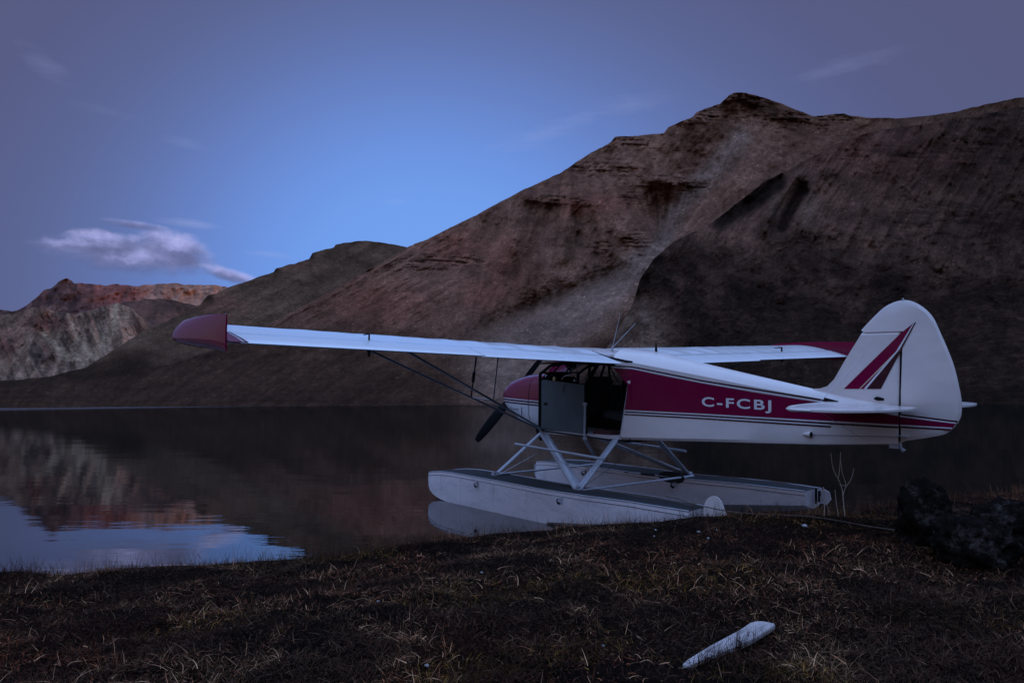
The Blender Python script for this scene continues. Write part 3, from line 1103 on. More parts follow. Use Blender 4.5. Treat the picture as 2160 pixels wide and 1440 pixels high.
# rear fuselage, starting at the slanted edge of the door opening
def rear_fuselage():
    g = G()
    w = .36
    lev = [(1.600, .118), (1.663, .43), (1.735, .775), (1.60, .885), (1.465, .995), (1.47, 1.075)]
    half = [(1.59, w * .55, .073), (1.59, w * .93, .085)] + [(x, w, z) for x, z in lev] + [(1.42, w * .80, 1.16), (1.40, w * .45, 1.225), (1.40, 0, 1.255)]
    first = [(1.59, 0, .071)] + half + [(x, -y, z) for x, y, z in half[::-1][1:]]
    rings = [first]
    for X in [1.80, 2.0, 2.3, 2.6, 2.9, 3.2, 3.5, 3.8, 4.1, 4.35, 4.6, 4.86]:
        rings.append(fus_ring(X))
    assert len(rings[0]) == len(rings[1])
    g.loft(rings, caps=False)
    n = len(rings[0])
    g.F.append(tuple((len(rings) - 1) * n + j for j in range(n)))
    return g.build('rear_fuselage', M['white'], plane, smooth=True, auto=22)


fus = rear_fuselage()


def strip(name, top, bot, mat, off, parent, both=True, n=24):
    """paint band on the fuselage side between two (X, z) lines"""
    tx, tz = zip(*top)
    bx, bz = zip(*bot)
    for sgn in ((1, -1) if both else (1,)):
        g = G()
        V, F = [], []
        for i in range(n + 1):
            q = i / n
            Xt = top[0][0] + (top[-1][0] - top[0][0]) * q
            Xb = bot[0][0] + (bot[-1][0] - bot[0][0]) * q
            a, b = np.interp(Xt, tx, tz), np.interp(Xb, bx, bz)
            for (X_, z_) in ((Xt, a), (Xb, b)):
                V.append((X_, sgn * (halfw(X_) + off), z_))
        F = [(2 * i, 2 * i + 1, 2 * i + 3, 2 * i + 2) for i in range(n)]
        g.add(V, F)
        g.build(name, mat, parent)


RT = [(1.47, .992), (1.80, .985), (2.82, .83), (4.10, .685), (4.60, .63), (4.86, .60)]      # top of the crimson band
off = lambda L, d: [(x, z + d) for x, z in L]
tail_x = 4.83
BT = [(1.735, .775), (1.78, .778)]
# crimson band: its front edge follows the slanted edge of the door opening
def band(sg):
    g = G()
    tz = lambda x: lerp(x, [1.47, 1.80, 2.30, 2.82, 3.45, 4.10, 4.60, 4.865], [.985, .975, .898, .826, .750, .681, .620, .590])
    bz = lambda x: lerp(x, [1.67, 1.80, 2.82, 4.10, 4.865], [.466, .468, .487, .502, .513])
    nn = 22
    V = []
    for i in range(nn + 1):
        x = 1.80 + (4.865 - 1.80) * i / nn
        V += [(x, sg * (halfw(x) + .0028), tz(x)), (x, sg * (halfw(x) + .0028), bz(x))]
    g.add(V, [(2 * i, 2 * i + 1, 2 * i + 3, 2 * i + 2) for i in range(nn)])
    fr = [(1.477, .985), (1.605, .885), (1.738, .775), (1.672, .466)]
    bk = [(1.80, .975), (1.80, .90), (1.80, .775), (1.80, .468)]
    V = [(x, sg * .3655, z) for x, z in fr] + [(x, sg * (halfw(1.8) + .0028), z) for x, z in bk]
    g.add(V, [(k, k + 1, k + 5, k + 4) for k in range(3)])
    return g.build('crimson_band', M['red'], plane)


band(1)
band(-1)
LT = [(1.50, 1.000), (1.80, .994), (2.82, .844), (4.10, .700), (4.38, .668), (4.66, .64)]
strip('pinstripe', off(LT, .0), off(LT, -.014), M['pin'], .0055, plane)
strip('pinstripe', off(LT, .020), off(LT, .002), M['darkred'], .0048, plane)
LB = [(1.69, .462), (2.82, .484), (4.10, .498), (4.865, .509)]
strip('pinstripe', off(LB, .0), off(LB, -.012), M['pin'], .0055, plane)
strip('pinstripe', off(LB, -.014), off(LB, -.030), M['darkred'], .0048, plane)
LB2 = [(1.68, .430), (2.82, .452), (4.25, .468)]
strip('pinstripe', off(LB2, .0), off(LB2, -.012), M['pin'], .0055, plane)
strip('pinstripe', off(LB2, -.014), off(LB2, -.028), M['darkred'], .0048, plane)


# registration letters on the band
def letters():
    cu = bpy.data.curves.new('letters', 'FONT')
    cu.body = 'C-FCBJ'
    cu.size = 1.0
    cu.offset = 0.020
    cu.space_character = 1.22
    t = bpy.data.objects.new('t', cu)
    COL.objects.link(t)
    bpy.context.view_layer.update()
    dg = bpy.context.evaluated_depsgraph_get()
    me = bpy.data.meshes.new_from_object(t.evaluated_get(dg))
    bpy.data.objects.remove(t)
    co = np.array([v.co[:] for v in me.vertices])
    lo, hi = co.min(0), co.max(0)
    u = (co[:, 0] - lo[0]) / (hi[0] - lo[0])
    v = (co[:, 1] - lo[1]) / (hi[1] - lo[1])
    X = 2.80 + u * (3.635 - 2.80)
    Z = (.538 + v * .138)
    F = [tuple(p.vertices) for p in me.polygons]
    g = G()
    g.add([(x, halfw(x) + .005, z) for x, z in zip(X, Z)], F)
    g.build('registration_letters', M['pin'], plane)


letters()

# cabin: floor, belly, tubes, far side, grey front panel, windscreen
g = G()
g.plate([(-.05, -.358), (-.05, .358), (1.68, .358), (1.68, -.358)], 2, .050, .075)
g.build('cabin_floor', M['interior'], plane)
g = G()
rings = [[(X, y, z) for y, z in [(halfw(X) - .003, zbot(X) + .045), (halfw(X) - .003, zbot(X)), (halfw(X) * .6, zbot(X) - .012), (-halfw(X) * .6, zbot(X) - .012), (-halfw(X) + .003, zbot(X)), (-halfw(X) + .003, zbot(X) + .045)]] for X in (-.04, .4, .9, 1.3, 1.61)]
g.loft(rings)
g.build('cabin_belly', M['float'], plane)
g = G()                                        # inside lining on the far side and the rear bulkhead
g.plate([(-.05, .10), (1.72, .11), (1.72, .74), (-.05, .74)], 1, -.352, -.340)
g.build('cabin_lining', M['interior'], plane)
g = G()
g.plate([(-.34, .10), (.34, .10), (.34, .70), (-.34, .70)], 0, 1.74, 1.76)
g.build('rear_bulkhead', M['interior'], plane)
g = G()
g.plate([(-.03, .075), (-.03, .88), (.30, 1.02), (1.60, 1.03), (1.74, .78), (1.61, .095)], 1, -.362, -.356)
fs = g
fs2 = G()
fs2.plate([(-.03, .075), (1.61, .095), (1.71, .70), (-.03, .74)], 1, -.365, -.355)
fs2.build('far_side_panel', M['white'], plane)
g = G()
g.plate([(-.02, .10), (.915, .095), (.925, .735), (.90, .755), (.0, .80), (-.02, .78)], 1, .350, .364)
dp = g.build('door_panel', M['panel'], plane)
g = G()
g.box((.085, .366, .455), (.075, .008, .035))
g.build('door_latch', M['black'], dp)
g = G()
g.tube([(.50, .372, .735), (.50, .378, .66), (.46, .378, .645)], .004)
g.build('door_handle', M['black'], dp)
g = G()
g.ball((.50, .380, .738), .010)
g.build('handle_knob', M['chrome'], dp)

# black frame tubes
TUBES = []
for s in (1, -1):
    y = .362 * s
    TUBES += [([(-.05, y, .06), (-.05, y, .88)], .024), ([(-.05, y, .88), (.18, y, 1.00), (.62, y, 1.055), (1.50, y, 1.03)], .022), ([(-.05, y, 1.035), (.7, y, 1.05)], .012),
              ([(.95, y, .10), (.955, y, .76), (1.20, y, 1.05)], .026), ([(1.02, y, .76), (1.02, y, 1.05)], .020), ([(1.38, y * .98, 1.06), (1.42, y * .98, .70)], .016),
              ([(1.33, y, 1.06), (1.18, y, .74)], .016), ([(1.35, y * .98, 1.08), (1.62, y, .73)], .008), ([(.2, y, 1.10), (1.45, y, 1.10)], .03)]
TUBES += [([(-.05, -.36, .90), (-.05, .36, .90)], .014), ([(.25, -.36, 1.10), (.25, .36, 1.10)], .02), ([(1.40, -.34, 1.10), (1.40, .34, 1.10)], .02),
          ([(-.03, .12, .92), (.22, .10, 1.10)], .012), ([(-.03, -.12, .92), (.22, -.10, 1.10)], .012), ([(.95, .0, .10), (1.42, .0, 1.08)], .014)]
for pts, r in TUBES:
    g = G()
    g.tube(pts, r)
    g.build('frame_tube', M['black'], plane, smooth=True, auto=40)
g = G()                                         # pale edge of the door opening
g.tube([(1.600, .364, .10), (1.738, .360, .775)], .006, 6)
g.build('door_edge', M['strut'], plane)
g = G()
g.tube([(.955, .385, .06), (.965, .388, .49)], .016, 8)
g.box((.965, .388, .50), (.05, .03, .04))
g.build('door_post', M['strut'], plane, smooth=True, auto=40)

g = G()                                         # windscreen: curved sheet from cowl to wing
rings = []
for k in range(7):
    q = k / 6
    X = -.28 + .50 * q
    zc = .885 + .235 * q
    w = .30 + .055 * q
    rings.append([(X + .26 * abs(t) ** 2.4 * (1 - q * .6), w * t, zc - .07 * abs(t) ** 3 * (1 - q)) for t in [j / 6 for j in range(-6, 7)]])
g.loft(rings, closed=False)
g.build('windscreen', M['glass'], plane, smooth=True)
g = G()
g.add([(-.03, -.366, .76), (.93, -.366, .76), (.93, -.366, 1.04), (.3, -.366, 1.02), (-.03, -.366, .88)], [(0, 1, 2, 3, 4)])
g.build('side_window', M['glass'], plane)
g = G()
g.add([(1.0, -.366, .76), (1.66, -.366, .74), (1.45, -.366, 1.04), (1.0, -.366, 1.05)], [(0, 1, 2, 3)])
g.build('side_window', M['glass'], plane)
g = G()                                         # skylight
g.add([(.25, -.34, 1.115), (1.45, -.34, 1.115), (1.45, .34, 1.115), (.25, .34, 1.115)], [(0, 1, 2, 3)])
g.build('skylight', M['glass'], plane)

# cabin contents
g = G()
g.plate([(-.30, .58), (.30, .58), (.30, .80), (.18, .87), (-.18, .87), (-.30, .80)], 0, -.02, .02)
ip = g.build('instrument_panel', M['black'], plane)
for (y, z) in [(-.2, .74), (-.07, .76), (.07, .76), (.2, .74), (-.14, .65), (0, .65), (.14, .65)]:
    gg = G()
    gg.tube([(.021, y, z), (.034, y, z)], .036, 14)
    gg.build('gauge', M['interior'], ip)


def seat(x):
    g = G()
    g.plate([(x - .22, .33), (x + .18, .30), (x + .20, .37), (x - .22, .41)], 1, -.21, .21)
    s = g.build('seat', M['interior'], plane)
    g = G()
    g.plate([(x + .17, .34), (x + .25, .35), (x + .33, .80), (x + .28, .86), (x + .24, .80)], 1, -.20, .20)
    g.build('seat_back', M['interior'], s)


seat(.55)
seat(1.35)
g = G()
g.tube([(.40, .10, .20), (.32, .10, .60)], .012)
g.build('control_stick', M['black'], plane)
g = G()
g.tube([(1.15, .10, .20), (1.08, .10, .56)], .012)
g.build('control_stick', M['black'], plane)
g = G()
g.tube(smooth_poly([(.36, .30, .80), (.42, .30, .852), (.52, .30, .872), (.62, .30, .86)], 4), .007, 6)
g.build('headset_band', M['chrome'], plane, smooth=True)
g = G()
g.box((.22, .31, .818), (.045, .03, .055), Matrix.Rotation(R(12), 3, 'Y'))
g.build('yellow_tag', M['ivory'], plane)
g = G()
g.ball((.66, .30, .80), .028)
g.build('headset_cup', M['chrome'], plane, smooth=True)
g = G()
g.ball((.83, .30, .81), .010)
g.build('control_knob', M['chrome'], plane, smooth=True)
g = G()
g.box((1.22, .22, .125), (.34, .20, .07))
g.build('folded_cloth', M['redcloth'], plane)

# cowling
g = G()


def sup(X, w, zl, zh, n=28, p=2.7, y0=0):
    zc, hz = (zl + zh) / 2, (zh - zl) / 2
    r = []
    for k in range(n):
        t = 2 * PI * k / n
        c, s_ = math.cos(t), math.sin(t)
        r.append((X, w * math.copysign(abs(c) ** (2 / p), c), zc + hz * math.copysign(abs(s_) ** (2 / p), s_)))
    return r


rings = [sup(-1.215, .12, .42, .60, p=2), sup(-1.215, .19, .345, .655, p=2.1), sup(-1.19, .225, .315, .690, p=2.2), sup(-1.14, .245, .285, .722, p=2.3), sup(-1.0, .27, .215, .775), sup(-.8, .298, .130, .825),
         sup(-.58, .322, .060, .865, p=3), sup(-.3, .345, .035, .885, p=3.3), sup(-.08, .358, .035, .900, p=3.8)]
g.loft(rings)
cw = g.build('engine_cowling', M['cowl'], plane, smooth=True, auto=50)
g = G()
for X, w in ((-.36, .3425),):
    g.loft([sup(X, w + .0035, .038, .901, p=3.25), sup(X + .009, w + .0045, .038, .902, p=3.25)], caps=False)
g.box((-.55, .326, .30), (.008, .006, .14))
g.box((-.75, .309, .33), (.4, .004, .006))
g.build('cowling_seam', M['black'], cw)
g = G()
g.tube([(-1.22, -.14, .53), (-1.19, -.14, .53)], .055, 14)
g.build('air_inlet', M['black'], cw)
g = G()
g.tube([(-1.22, .14, .53), (-1.19, .14, .53)], .055, 14)
g.build('air_inlet', M['black'], cw)
g = G()
g.tube([(-.42, .12, .06), (-.36, .13, -.06), (-.30, .13, -.10)], .032)
g.build('exhaust_pipe', M['black'], cw, smooth=True, auto=40)

# propeller
pr = G()
pr.tube([(-1.40, 0, .47), (-1.36, 0, .47), (-1.28, 0, .47), (-1.21, 0, .47)], [.03, .075, .095, .10], 16)
prop = pr.build('propeller', M['black'], plane, smooth=True, auto=35)
tip = Vector((0, .64, -.655)).normalized()
for s in (1, -1):
    g = G()
    rings = []
    for q, ch, tw in [(.06, .045, 60), (.15, .055, 50), (.3, .075, 36), (.5, .078, 27), (.7, .070, 20), (.85, .056, 16), (.93, .036, 14)]:
        c = Vector((-1.30, 0, .47)) + tip * s * q
        perp = Vector((0, tip.z, -tip.y)) * s
        u = perp * math.cos(R(tw)) + Vector((1, 0, 0)) * math.sin(R(tw))
        nrm = u.cross(tip)
        rings.append([tuple(c + u * ch * math.cos(t) + nrm * .009 * (1.3 - q) * math.sin(t)) for t in [2 * PI * k / 12 for k in range(12)]])
    g.loft(rings)
    g.build('propeller_blade', M['black'], prop, smooth=True, auto=60)

# wings
UP = [(0, .085), (.012, .118), (.05, .145), (.12, .172), (.22, .192), (.35, .205), (.5, .210), (.65, .205), (.8, .192), (.95, .170), (1.1, .140), (1.24, .105)]
LO = [(1.24, .010), (1.0, .012), (.7, .018), (.45, .022), (.25, .028), (.1, .042), (.03, .06)]
ROOT, TIPY = .36, 5.12


def te_z(y):
    return 1.040 + .0312 * abs(y)


def wing(sg):
    wn = 'port_wing' if sg > 0 else 'starboard_wing'
    g = G()
    rings = []
    ny = 120
    for i in range(ny + 1):
        y = ROOT - .02 + (TIPY - ROOT + .02) * i / ny
        rib = abs(math.sin(PI * (y - .36) / .34))           # fabric sags between the ribs
        z0 = te_z(y)
        cut = 0
        ring = []
        for (x, z) in UP:
            sag = .0030 * rib * sstep(.10, .35, x) * (1.0 if y < 3 else .6)
            tw = (.0045 * math.sin(2 * PI * (y * 1.15 + x * .9)) + .003 * math.sin(2 * PI * (y * 2.3 - x * .7) + 1)) * sstep(.2, .7, x) * (1 if y < 2.2 else .3)
            ring.append((x, sg * y, z0 + z - sag + tw))
        for (x, z) in LO:
            ring.append((x, sg * y, z0 + z))
        rings.append(ring)
    g.loft(rings)
    w = g.build('wing', M['wing'], plane, smooth=True, auto=50)
    w['label'] = 'near wing, on the port side' if sg > 0 else 'far wing, on the starboard side'

    def surf(name, y0, y1, xle, xte, drop, dz=0):
        g = G()
        rings = []
        m = max(2, int((y1 - y0) / .34 * 6))
        for i in range(m + 1):
            y = y0 + (y1 - y0) * i / m
            z0 = te_z(y) + dz
            rib = abs(math.sin(PI * (y - .36) / .34))
            sec = [(xle, .103), (xle + .02, .108), (xle + .12, .080 - .002 * rib), (xle + .25, .045 - .002 * rib), (xte - .01, .008 - drop), (xte, .001 - drop), (xte - .015, -.006 - drop), (xle + .15, .000), (xle + .03, .012), (xle, .02)]
            rings.append([(x, sg * y, z0 + z) for x, z in sec])
        g.loft(rings)
        return g.build(name, M['wing'], w, smooth=True, auto=40)
    surf('flap', .40, 2.44, 1.248, 1.68, .012)
    ail = surf('aileron', 2.455, 5.0, 1.248, 1.625, 0)
    # aileron horn and its cable
    g = G()
    y = 3.62
    z = te_z(y)
    g.plate([(1.23, z + .0), (1.27, z + .0), (1.262, z + .175), (1.245, z + .185), (1.11, z + .172), (1.11, z + .164), (1.238, z + .168)], 1, sg * y - .004, sg * y + .004)
    g.build('aileron_horn', M['black'], ail)
    g = G()
    g.plate([(1.20, z + .012), (1.30, z + .012), (1.262, z - .07), (1.25, z - .07)], 1, sg * y - .004, sg * y + .004)
    g.build('aileron_horn', M['black'], ail)
    # crimson wedge at the tip, on the upper skin
    def zup(x, y):
        if x <= 1.24:
            return te_z(y) + lerp(x, *zip(*UP)) + .003
        return te_z(y) + lerp(x, [1.24, 1.268, 1.368, 1.498, 1.615, 1.63], [.104, .108, .080, .045, .008, .004]) + .0035
    for nm, mt, a, b, dz in (('tip_wedge', M['red'], 0, 1, .0), ('tip_pinstripe', M['pin'], .70, .80, .002), ('tip_pinstripe', M['darkred'], .90, 1.0, .002)):
        g = G()
        V, F = [], []
        nx, nyy = 24, 4
        for i in range(nx + 1):
            x = .75 + (1.625 - .75) * i / nx
            ya = TIPY - .02
            wmax = max(.0, (x - .75) / .875) ** 1.5 * .15 + .02
            for j in range(nyy + 1):
                f = a + (b - a) * j / nyy
                yy = ya - wmax * f
                V.append((x, sg * yy, zup(x, yy) + dz))
        F = [(i * (nyy + 1) + j, i * (nyy + 1) + j + 1, (i + 1) * (nyy + 1) + j + 1, (i + 1) * (nyy + 1) + j) for i in range(nx) for j in range(nyy)]
        g.add(V, F)
        g.build(nm, mt, w, smooth=True)
    # drooped, flared wing tip: a shell that bulges outward ahead of its sharp rear edge
    z = te_z(5.15)
    edge_x = [-.02, .0, .06, .18, .40, .75, 1.10, 1.40, 1.62, 1.68]
    up_z = [z + .140, z + .190, z + .228, z + .246, z + .252, z + .262, z + .262, z + .256, z + .246, z + .240]
    lo_z = [z + .020, z + .008, z + .002, z - .008, z - .028, z - .042, z - .055, z - .070, z - .082, z - .086]
    rings = []
    for x, a, b in zip(edge_x, up_z, lo_z):
        bl = .165 * min(1.0, (1.70 - x) / 1.35) ** .8 * sstep(-.16, .10, x) + .002
        sec = []
        for k in range(15):
            h = 1 - k / 14
            fo = .38 + .62 * math.sin(PI / 2 * (1 - h) / .72) ** .8 if h > .28 else math.sin(PI / 2 * h / .28) ** .6
            sec.append((x, sg * (5.135 + bl * fo), b + (a - b) * h))
        rings.append(sec + [(x, sg * 5.128, b), (x, sg * 5.128, a)])
    g = G()
    g.loft(rings)
    tp = g.build('wing_tip', M['red'], w, smooth=True, auto=60)
    g = G()
    g.ball((.20, sg * 5.270, z + .115), .026, 10, 8, (1.2, .8, .9))
    g.build('navigation_light', M['lamp'], tp, smooth=True)
    # inner fillet between wing and fuselage
    # lift struts and jury struts
    lo = (-.005, .372 * sg, .075)
    f_top = (.37, 3.22 * sg, te_z(3.22) + .03)
    r_top = (1.10, 3.10 * sg, te_z(3.1) + .018)
    for a, b in ((lo, f_top), ((.03, .372 * sg, .085), r_top)):
        g = G()
        g.tube([a, b], .034, 14, .36, (1, 0, 0))
        g.build('lift_strut', M['darkstrut'], w, smooth=True, auto=60)
    def on(a, b, t):
        return tuple(a[i] + (b[i] - a[i]) * t for i in range(3))
    t1 = .46
    p1 = on(lo, f_top, t1)
    p2 = on((.03, .372 * sg, .085), r_top, t1 - .03)
    g = G()
    g.tube([p1, (p1[0] + .12, p1[1], te_z(p1[1]) + .02)], .011)
    g.tube([(p1[0] + .04, p1[1], p1[2] + .2), (p1[0] + .07, p1[1], p1[2] + .34)], .022)
    g.build('jury_strut', M['darkstrut'], w, smooth=True, auto=40)
    g = G()
    g.tube([p2, (p2[0] + .10, p2[1], te_z(p2[1]) + .012)], .009)
    g.build('jury_strut', M['strut'], w, smooth=True, auto=40)
    g = G()
    g.tube([p1, p2], .008)
    g.build('jury_strut', M['strut'], w, smooth=True, auto=40)
    return w


for sg in (1, -1):
    wing(sg)
# centre section between the wings, and the fairing behind it
g = G()
rings = []
for y in np.linspace(-.338, .338, 11):
    z0 = te_z(0) + .006 - .004 * abs(y)
    rings.append([(x, y, z0 + z + .010 * (1 - (y / .34) ** 2)) for x, z in UP] + [(x, y, z0 + z + .06) for x, z in LO])
g.loft(rings)
g.build('centre_section', M['white'], plane, smooth=True, auto=50)
for s in (1, -1):
    g = G()
    g.tube([(1.05, .345 * s, te_z(.35) + .155), (1.35, .35 * s, te_z(.35) + .075), (1.70, .352 * s, te_z(.35) + .02), (1.80, .352 * s, te_z(.35) + .015)], [.006, .012, .016, .010], 8)
    g.build('root_fairing', M['black'], plane, smooth=True, auto=50)
g = G()
g.tube([(1.07, 0, 1.20), (1.08, 0, 1.29)], [.022, .006], 8)
ab = g.build('antenna_base', M['strut'], plane)
for q in ((1.222, 0, 1.708), (1.504, 0, 1.569)):
    g = G()
    g.tube([(1.08, 0, 1.26), q], [.005, .003], 6)
    g.build('antenna', M['strut'], ab)
g = G()
g.plate([(1.85, 1.19), (1.89, 1.19), (1.875, 1.30), (1.865, 1.30)], 1, -.006, .006)
g.build('fin_antenna', M['black'], plane)

# tail
FIN = [(4.0, .80), (4.08, .805), (4.16, .832), (4.235, .905), (4.357, 1.109), (4.521, 1.363)]
HX = 4.885
g = G()
finp = FIN + [(HX - .004, 1.363), (4.862, .66), (4.0, .70)]


def airplate(g, poly, t, tl=.004):
    """slab across y with the thickness t inside and thin rims"""
    n = len(poly)
    cx = sum(p[0] for p in poly) / n
    cz = sum(p[1] for p in poly) / n
    inner = [(cx + (p[0] - cx) * .94, cz + (p[1] - cz) * .94) for p in poly]
    for s in (1, -1):
        V = [(p[0], s * tl, p[1]) for p in poly] + [(p[0], s * t, p[1]) for p in inner]
        g.add(V, [(j, (j + 1) % n, n + (j + 1) % n, n + j) for j in range(n)] + [tuple(range(n, 2 * n))])
    V = [(p[0], tl, p[1]) for p in poly] + [(p[0], -tl, p[1]) for p in poly]
    g.add(V, [(j, (j + 1) % n, n + (j + 1) % n, n + j) for j in range(n)])


airplate(g, finp, .020)
fin = g.build('fin', M['white'], plane, smooth=True, auto=30)
RUD = smooth_poly([(4.509, 1.385, 0), (4.614, 1.492, 0), (4.748, 1.605, 0), (4.898, 1.649, 0), (5.022, 1.61, 0), (5.142, 1.497, 0), (5.219, 1.327, 0), (5.312, 1.078, 0), (5.362, .854, 0), (5.378, .713, 0), (5.36, .59, 0), (5.269, .473, 0), (5.114, .417, 0), (4.93, .372, 0), (4.868, .345, 0)], 5)
RUD = [(p[0], p[1]) for p in RUD] + [(4.872, .8), (HX + .010, 1.385)]
g = G()
airplate(g, RUD, .020)
rud = g.build('rudder', M['white'], plane, smooth=True, auto=30)
g = G()
g.tube([(HX - .002, 0, 1.36), (4.866, 0, .70), (4.862, 0, .34)], .0235, 4, .18, (0, 1, 0))
g.build('hinge_post', M['black'], plane)
g = G()
g.tube([(4.898, 0, 1.64), (4.898, 0, 1.668)], [.010, .008], 8)
g.build('tail_light', M['strut'], rud)

FS = [('fin_stripe', M['red'], [(4.342, .818), (4.495, .823), (4.84, 1.175), (4.975, 1.395), (5.004, 1.439), (4.890, 1.351)]),
      ('fin_stripe', M['cream'], [(4.495, .823), (4.506, .823), (4.845, 1.17), (4.835, 1.172)]),
      ('fin_stripe', M['red'], [(4.507, .824), (4.541, .825), (4.80, 1.115)]),
      ('fin_stripe', M['pin'], [(4.541, .825), (4.566, .826), (4.875, 1.20), (5.008, 1.44), (5.002, 1.44), (4.84, 1.175)]),
      ('fin_stripe', M['darkred'], [(4.568, .826), (4.702, .831), (4.905, 1.221), (5.018, 1.44), (5.008, 1.438), (4.875, 1.195)])]
for k, (nm, mt, poly) in enumerate(FS):
    for s in (1, -1):
        g = G()
        g.plate(poly, 1, s * .0195, s * (.0225 + .0006 * k))
        g.build(nm, mt, fin)
for nm, mt, a, b in (('rudder_stripe', M['darkred'], [(4.872, .612), (5.355, .581)], [(4.872, .597), (5.350, .566)]),
                     ('rudder_stripe', M['pin'], [(4.872, .597), (5.345, .566)], [(4.872, .583), (5.340, .556)]),
                     ('rudder_stripe', M['red'], [(4.872, .583), (5.335, .556)], [(4.872, .512), (5.312, .520)]),
                     ('rudder_stripe', M['pin'], [(4.872, .512), (5.312, .520)], [(4.872, .500), (5.305, .509)]),
                     ('rudder_stripe', M['darkred'], [(4.872, .500), (5.305, .509)], [(4.872, .484), (5.295, .495)])):
    for s in (1, -1):
        g = G()
        g.plate([a[0], a[1], b[1], b[0]], 1, s * .019, s * .0235)
        g.build(nm, mt, rud)

for sg in (1, -1):
    st = smooth_poly([(4.20, .05, 0), (4.26, .35, 0), (4.34, .75, 0), (4.44, 1.08, 0), (4.54, 1.28, 0), (4.66, 1.36, 0), (4.80, 1.35, 0)], 5)
    outl = [(p[0], p[1]) for p in st] + [(4.80, .05)]
    g = G()
    n = len(outl)
    cx, cy = 4.56, .55
    inn = [(cx + (x - cx) * .93, cy + (y - cy) * .95) for x, y in outl]
    for s in (1, -1):
        V = [(x, sg * y, .675 + s * .004) for x, y in outl] + [(x, sg * y, .675 + s * .018) for x, y in inn]
        g.add(V, [(j, (j + 1) % n, n + (j + 1) % n, n + j) for j in range(n)] + [tuple(range(n, 2 * n))])
    g.add([(x, sg * y, .679) for x, y in outl] + [(x, sg * y, .671) for x, y in outl], [(j, (j + 1) % n, n + (j + 1) % n, n + j) for j in range(n)])
    g.build('tailplane', M['white'], plane, smooth=True, auto=25)
    st = smooth_poly([(4.815, 1.35, 0), (4.93, 1.30, 0), (5.04, 1.17, 0), (5.13, .90, 0), (5.16, .6, 0), (5.14, .35, 0), (5.06, .12, 0), (4.95, .06, 0)], 5)
    outl = [(p[0], p[1]) for p in st] + [(4.815, .06)]
    g = G()
    g.plate([(x, sg * y) for x, y in outl], 2, .668, .684)
    g.build('elevator', M['white'], plane)
g = G()                                         # opening round the stabiliser screw
g.tube([(4.64, .018, .735), (4.67, .022, .738), (4.73, .018, .732)], [.012, .028, .016], 12, .5)
g.build('trim_opening', M['black'], plane, smooth=True, auto=50)
for sg in (1, -1):
    for a, b in (((4.55, sg * .03, 1.15), (4.62, sg * .95, .70)), ((4.55, sg * .05, .35), (4.62, sg * .95, .66))):
        g = G()
        g.tube([a, b], .002, 6)
        g.build('tail_wire', M['chrome'], plane)
g = G()
g.tube([(4.19, .105, .72), (4.32, .092, .69)], [.010, .012], 8)
g.build('step_fairing', M['black'], plane)
for X in (4.06,):
    g = G()
    g.tube([(X - .12, .105, .345), (X - .04, .135, .355), (X, .130, .355)], [.006, .022, .03], 10)
    c = g.build('cable_fairing', M['white'], plane, smooth=True, auto=50)
    g = G()
    g.tube([(X + .002, .13, .355), (X + .008, .13, .355)], .026, 10)
    g.tube([(X + .01, .125, .352), (4.84, .06, .40)], .0022, 5)
    g.build('rudder_cable', M['black'], c)
g = G()
g.tube([(4.86, 0, .36), (4.87, 0, .30), (4.90, 0, .27)], [.014, .012, .022], 8)
g.box((4.82, .02, .31), (.07, .05, .035))
g.box((4.90, 0, .41), (.10, .10, .008))
g.build('tail_fitting', M['strut'], plane, smooth=True, auto=40)

# floats
ZD = ([-1.97, -1.75, -1.45, -.95, -.37, .4, 1.13, 1.7, 2.7, 3.4], [-.745, -.695, -.645, -.602, -.578, -.548, -.525, -.495, -.430, -.408])


def zdeck(X):
    return lerp(X, *ZD)


FC = 1.0
STN = [(-1.945, .060, .0, -.745, -.76), (-1.93, .105, .0, -.82, -.845), (-1.90, .135, .0, -.88, -.91), (-1.84, .165, .0, -.935, -.975), (-1.74, .195, .0, -.985, -1.045), (-1.58, .225, .0, -1.025, -1.12), (-1.35, .248, .0, -1.05, -1.18),
       (-1.0, .262, .0, -1.06, -1.22), (-.4, .268, 0, -1.05, -1.23), (.3, .268, 0, -1.025, -1.21), (1.0, .265, 0, -.995, -1.18), (1.25, .262, 0, -.985, -1.16), (1.26, .260, 0, -.90, -1.06), (1.9, .250, 0, -.80, -.93), (2.6, .225, 0, -.685, -.80), (3.1, .198, 0, -.61, -.70), (3.40, .170, 0, -.565, -.62)]


STN0 = STN


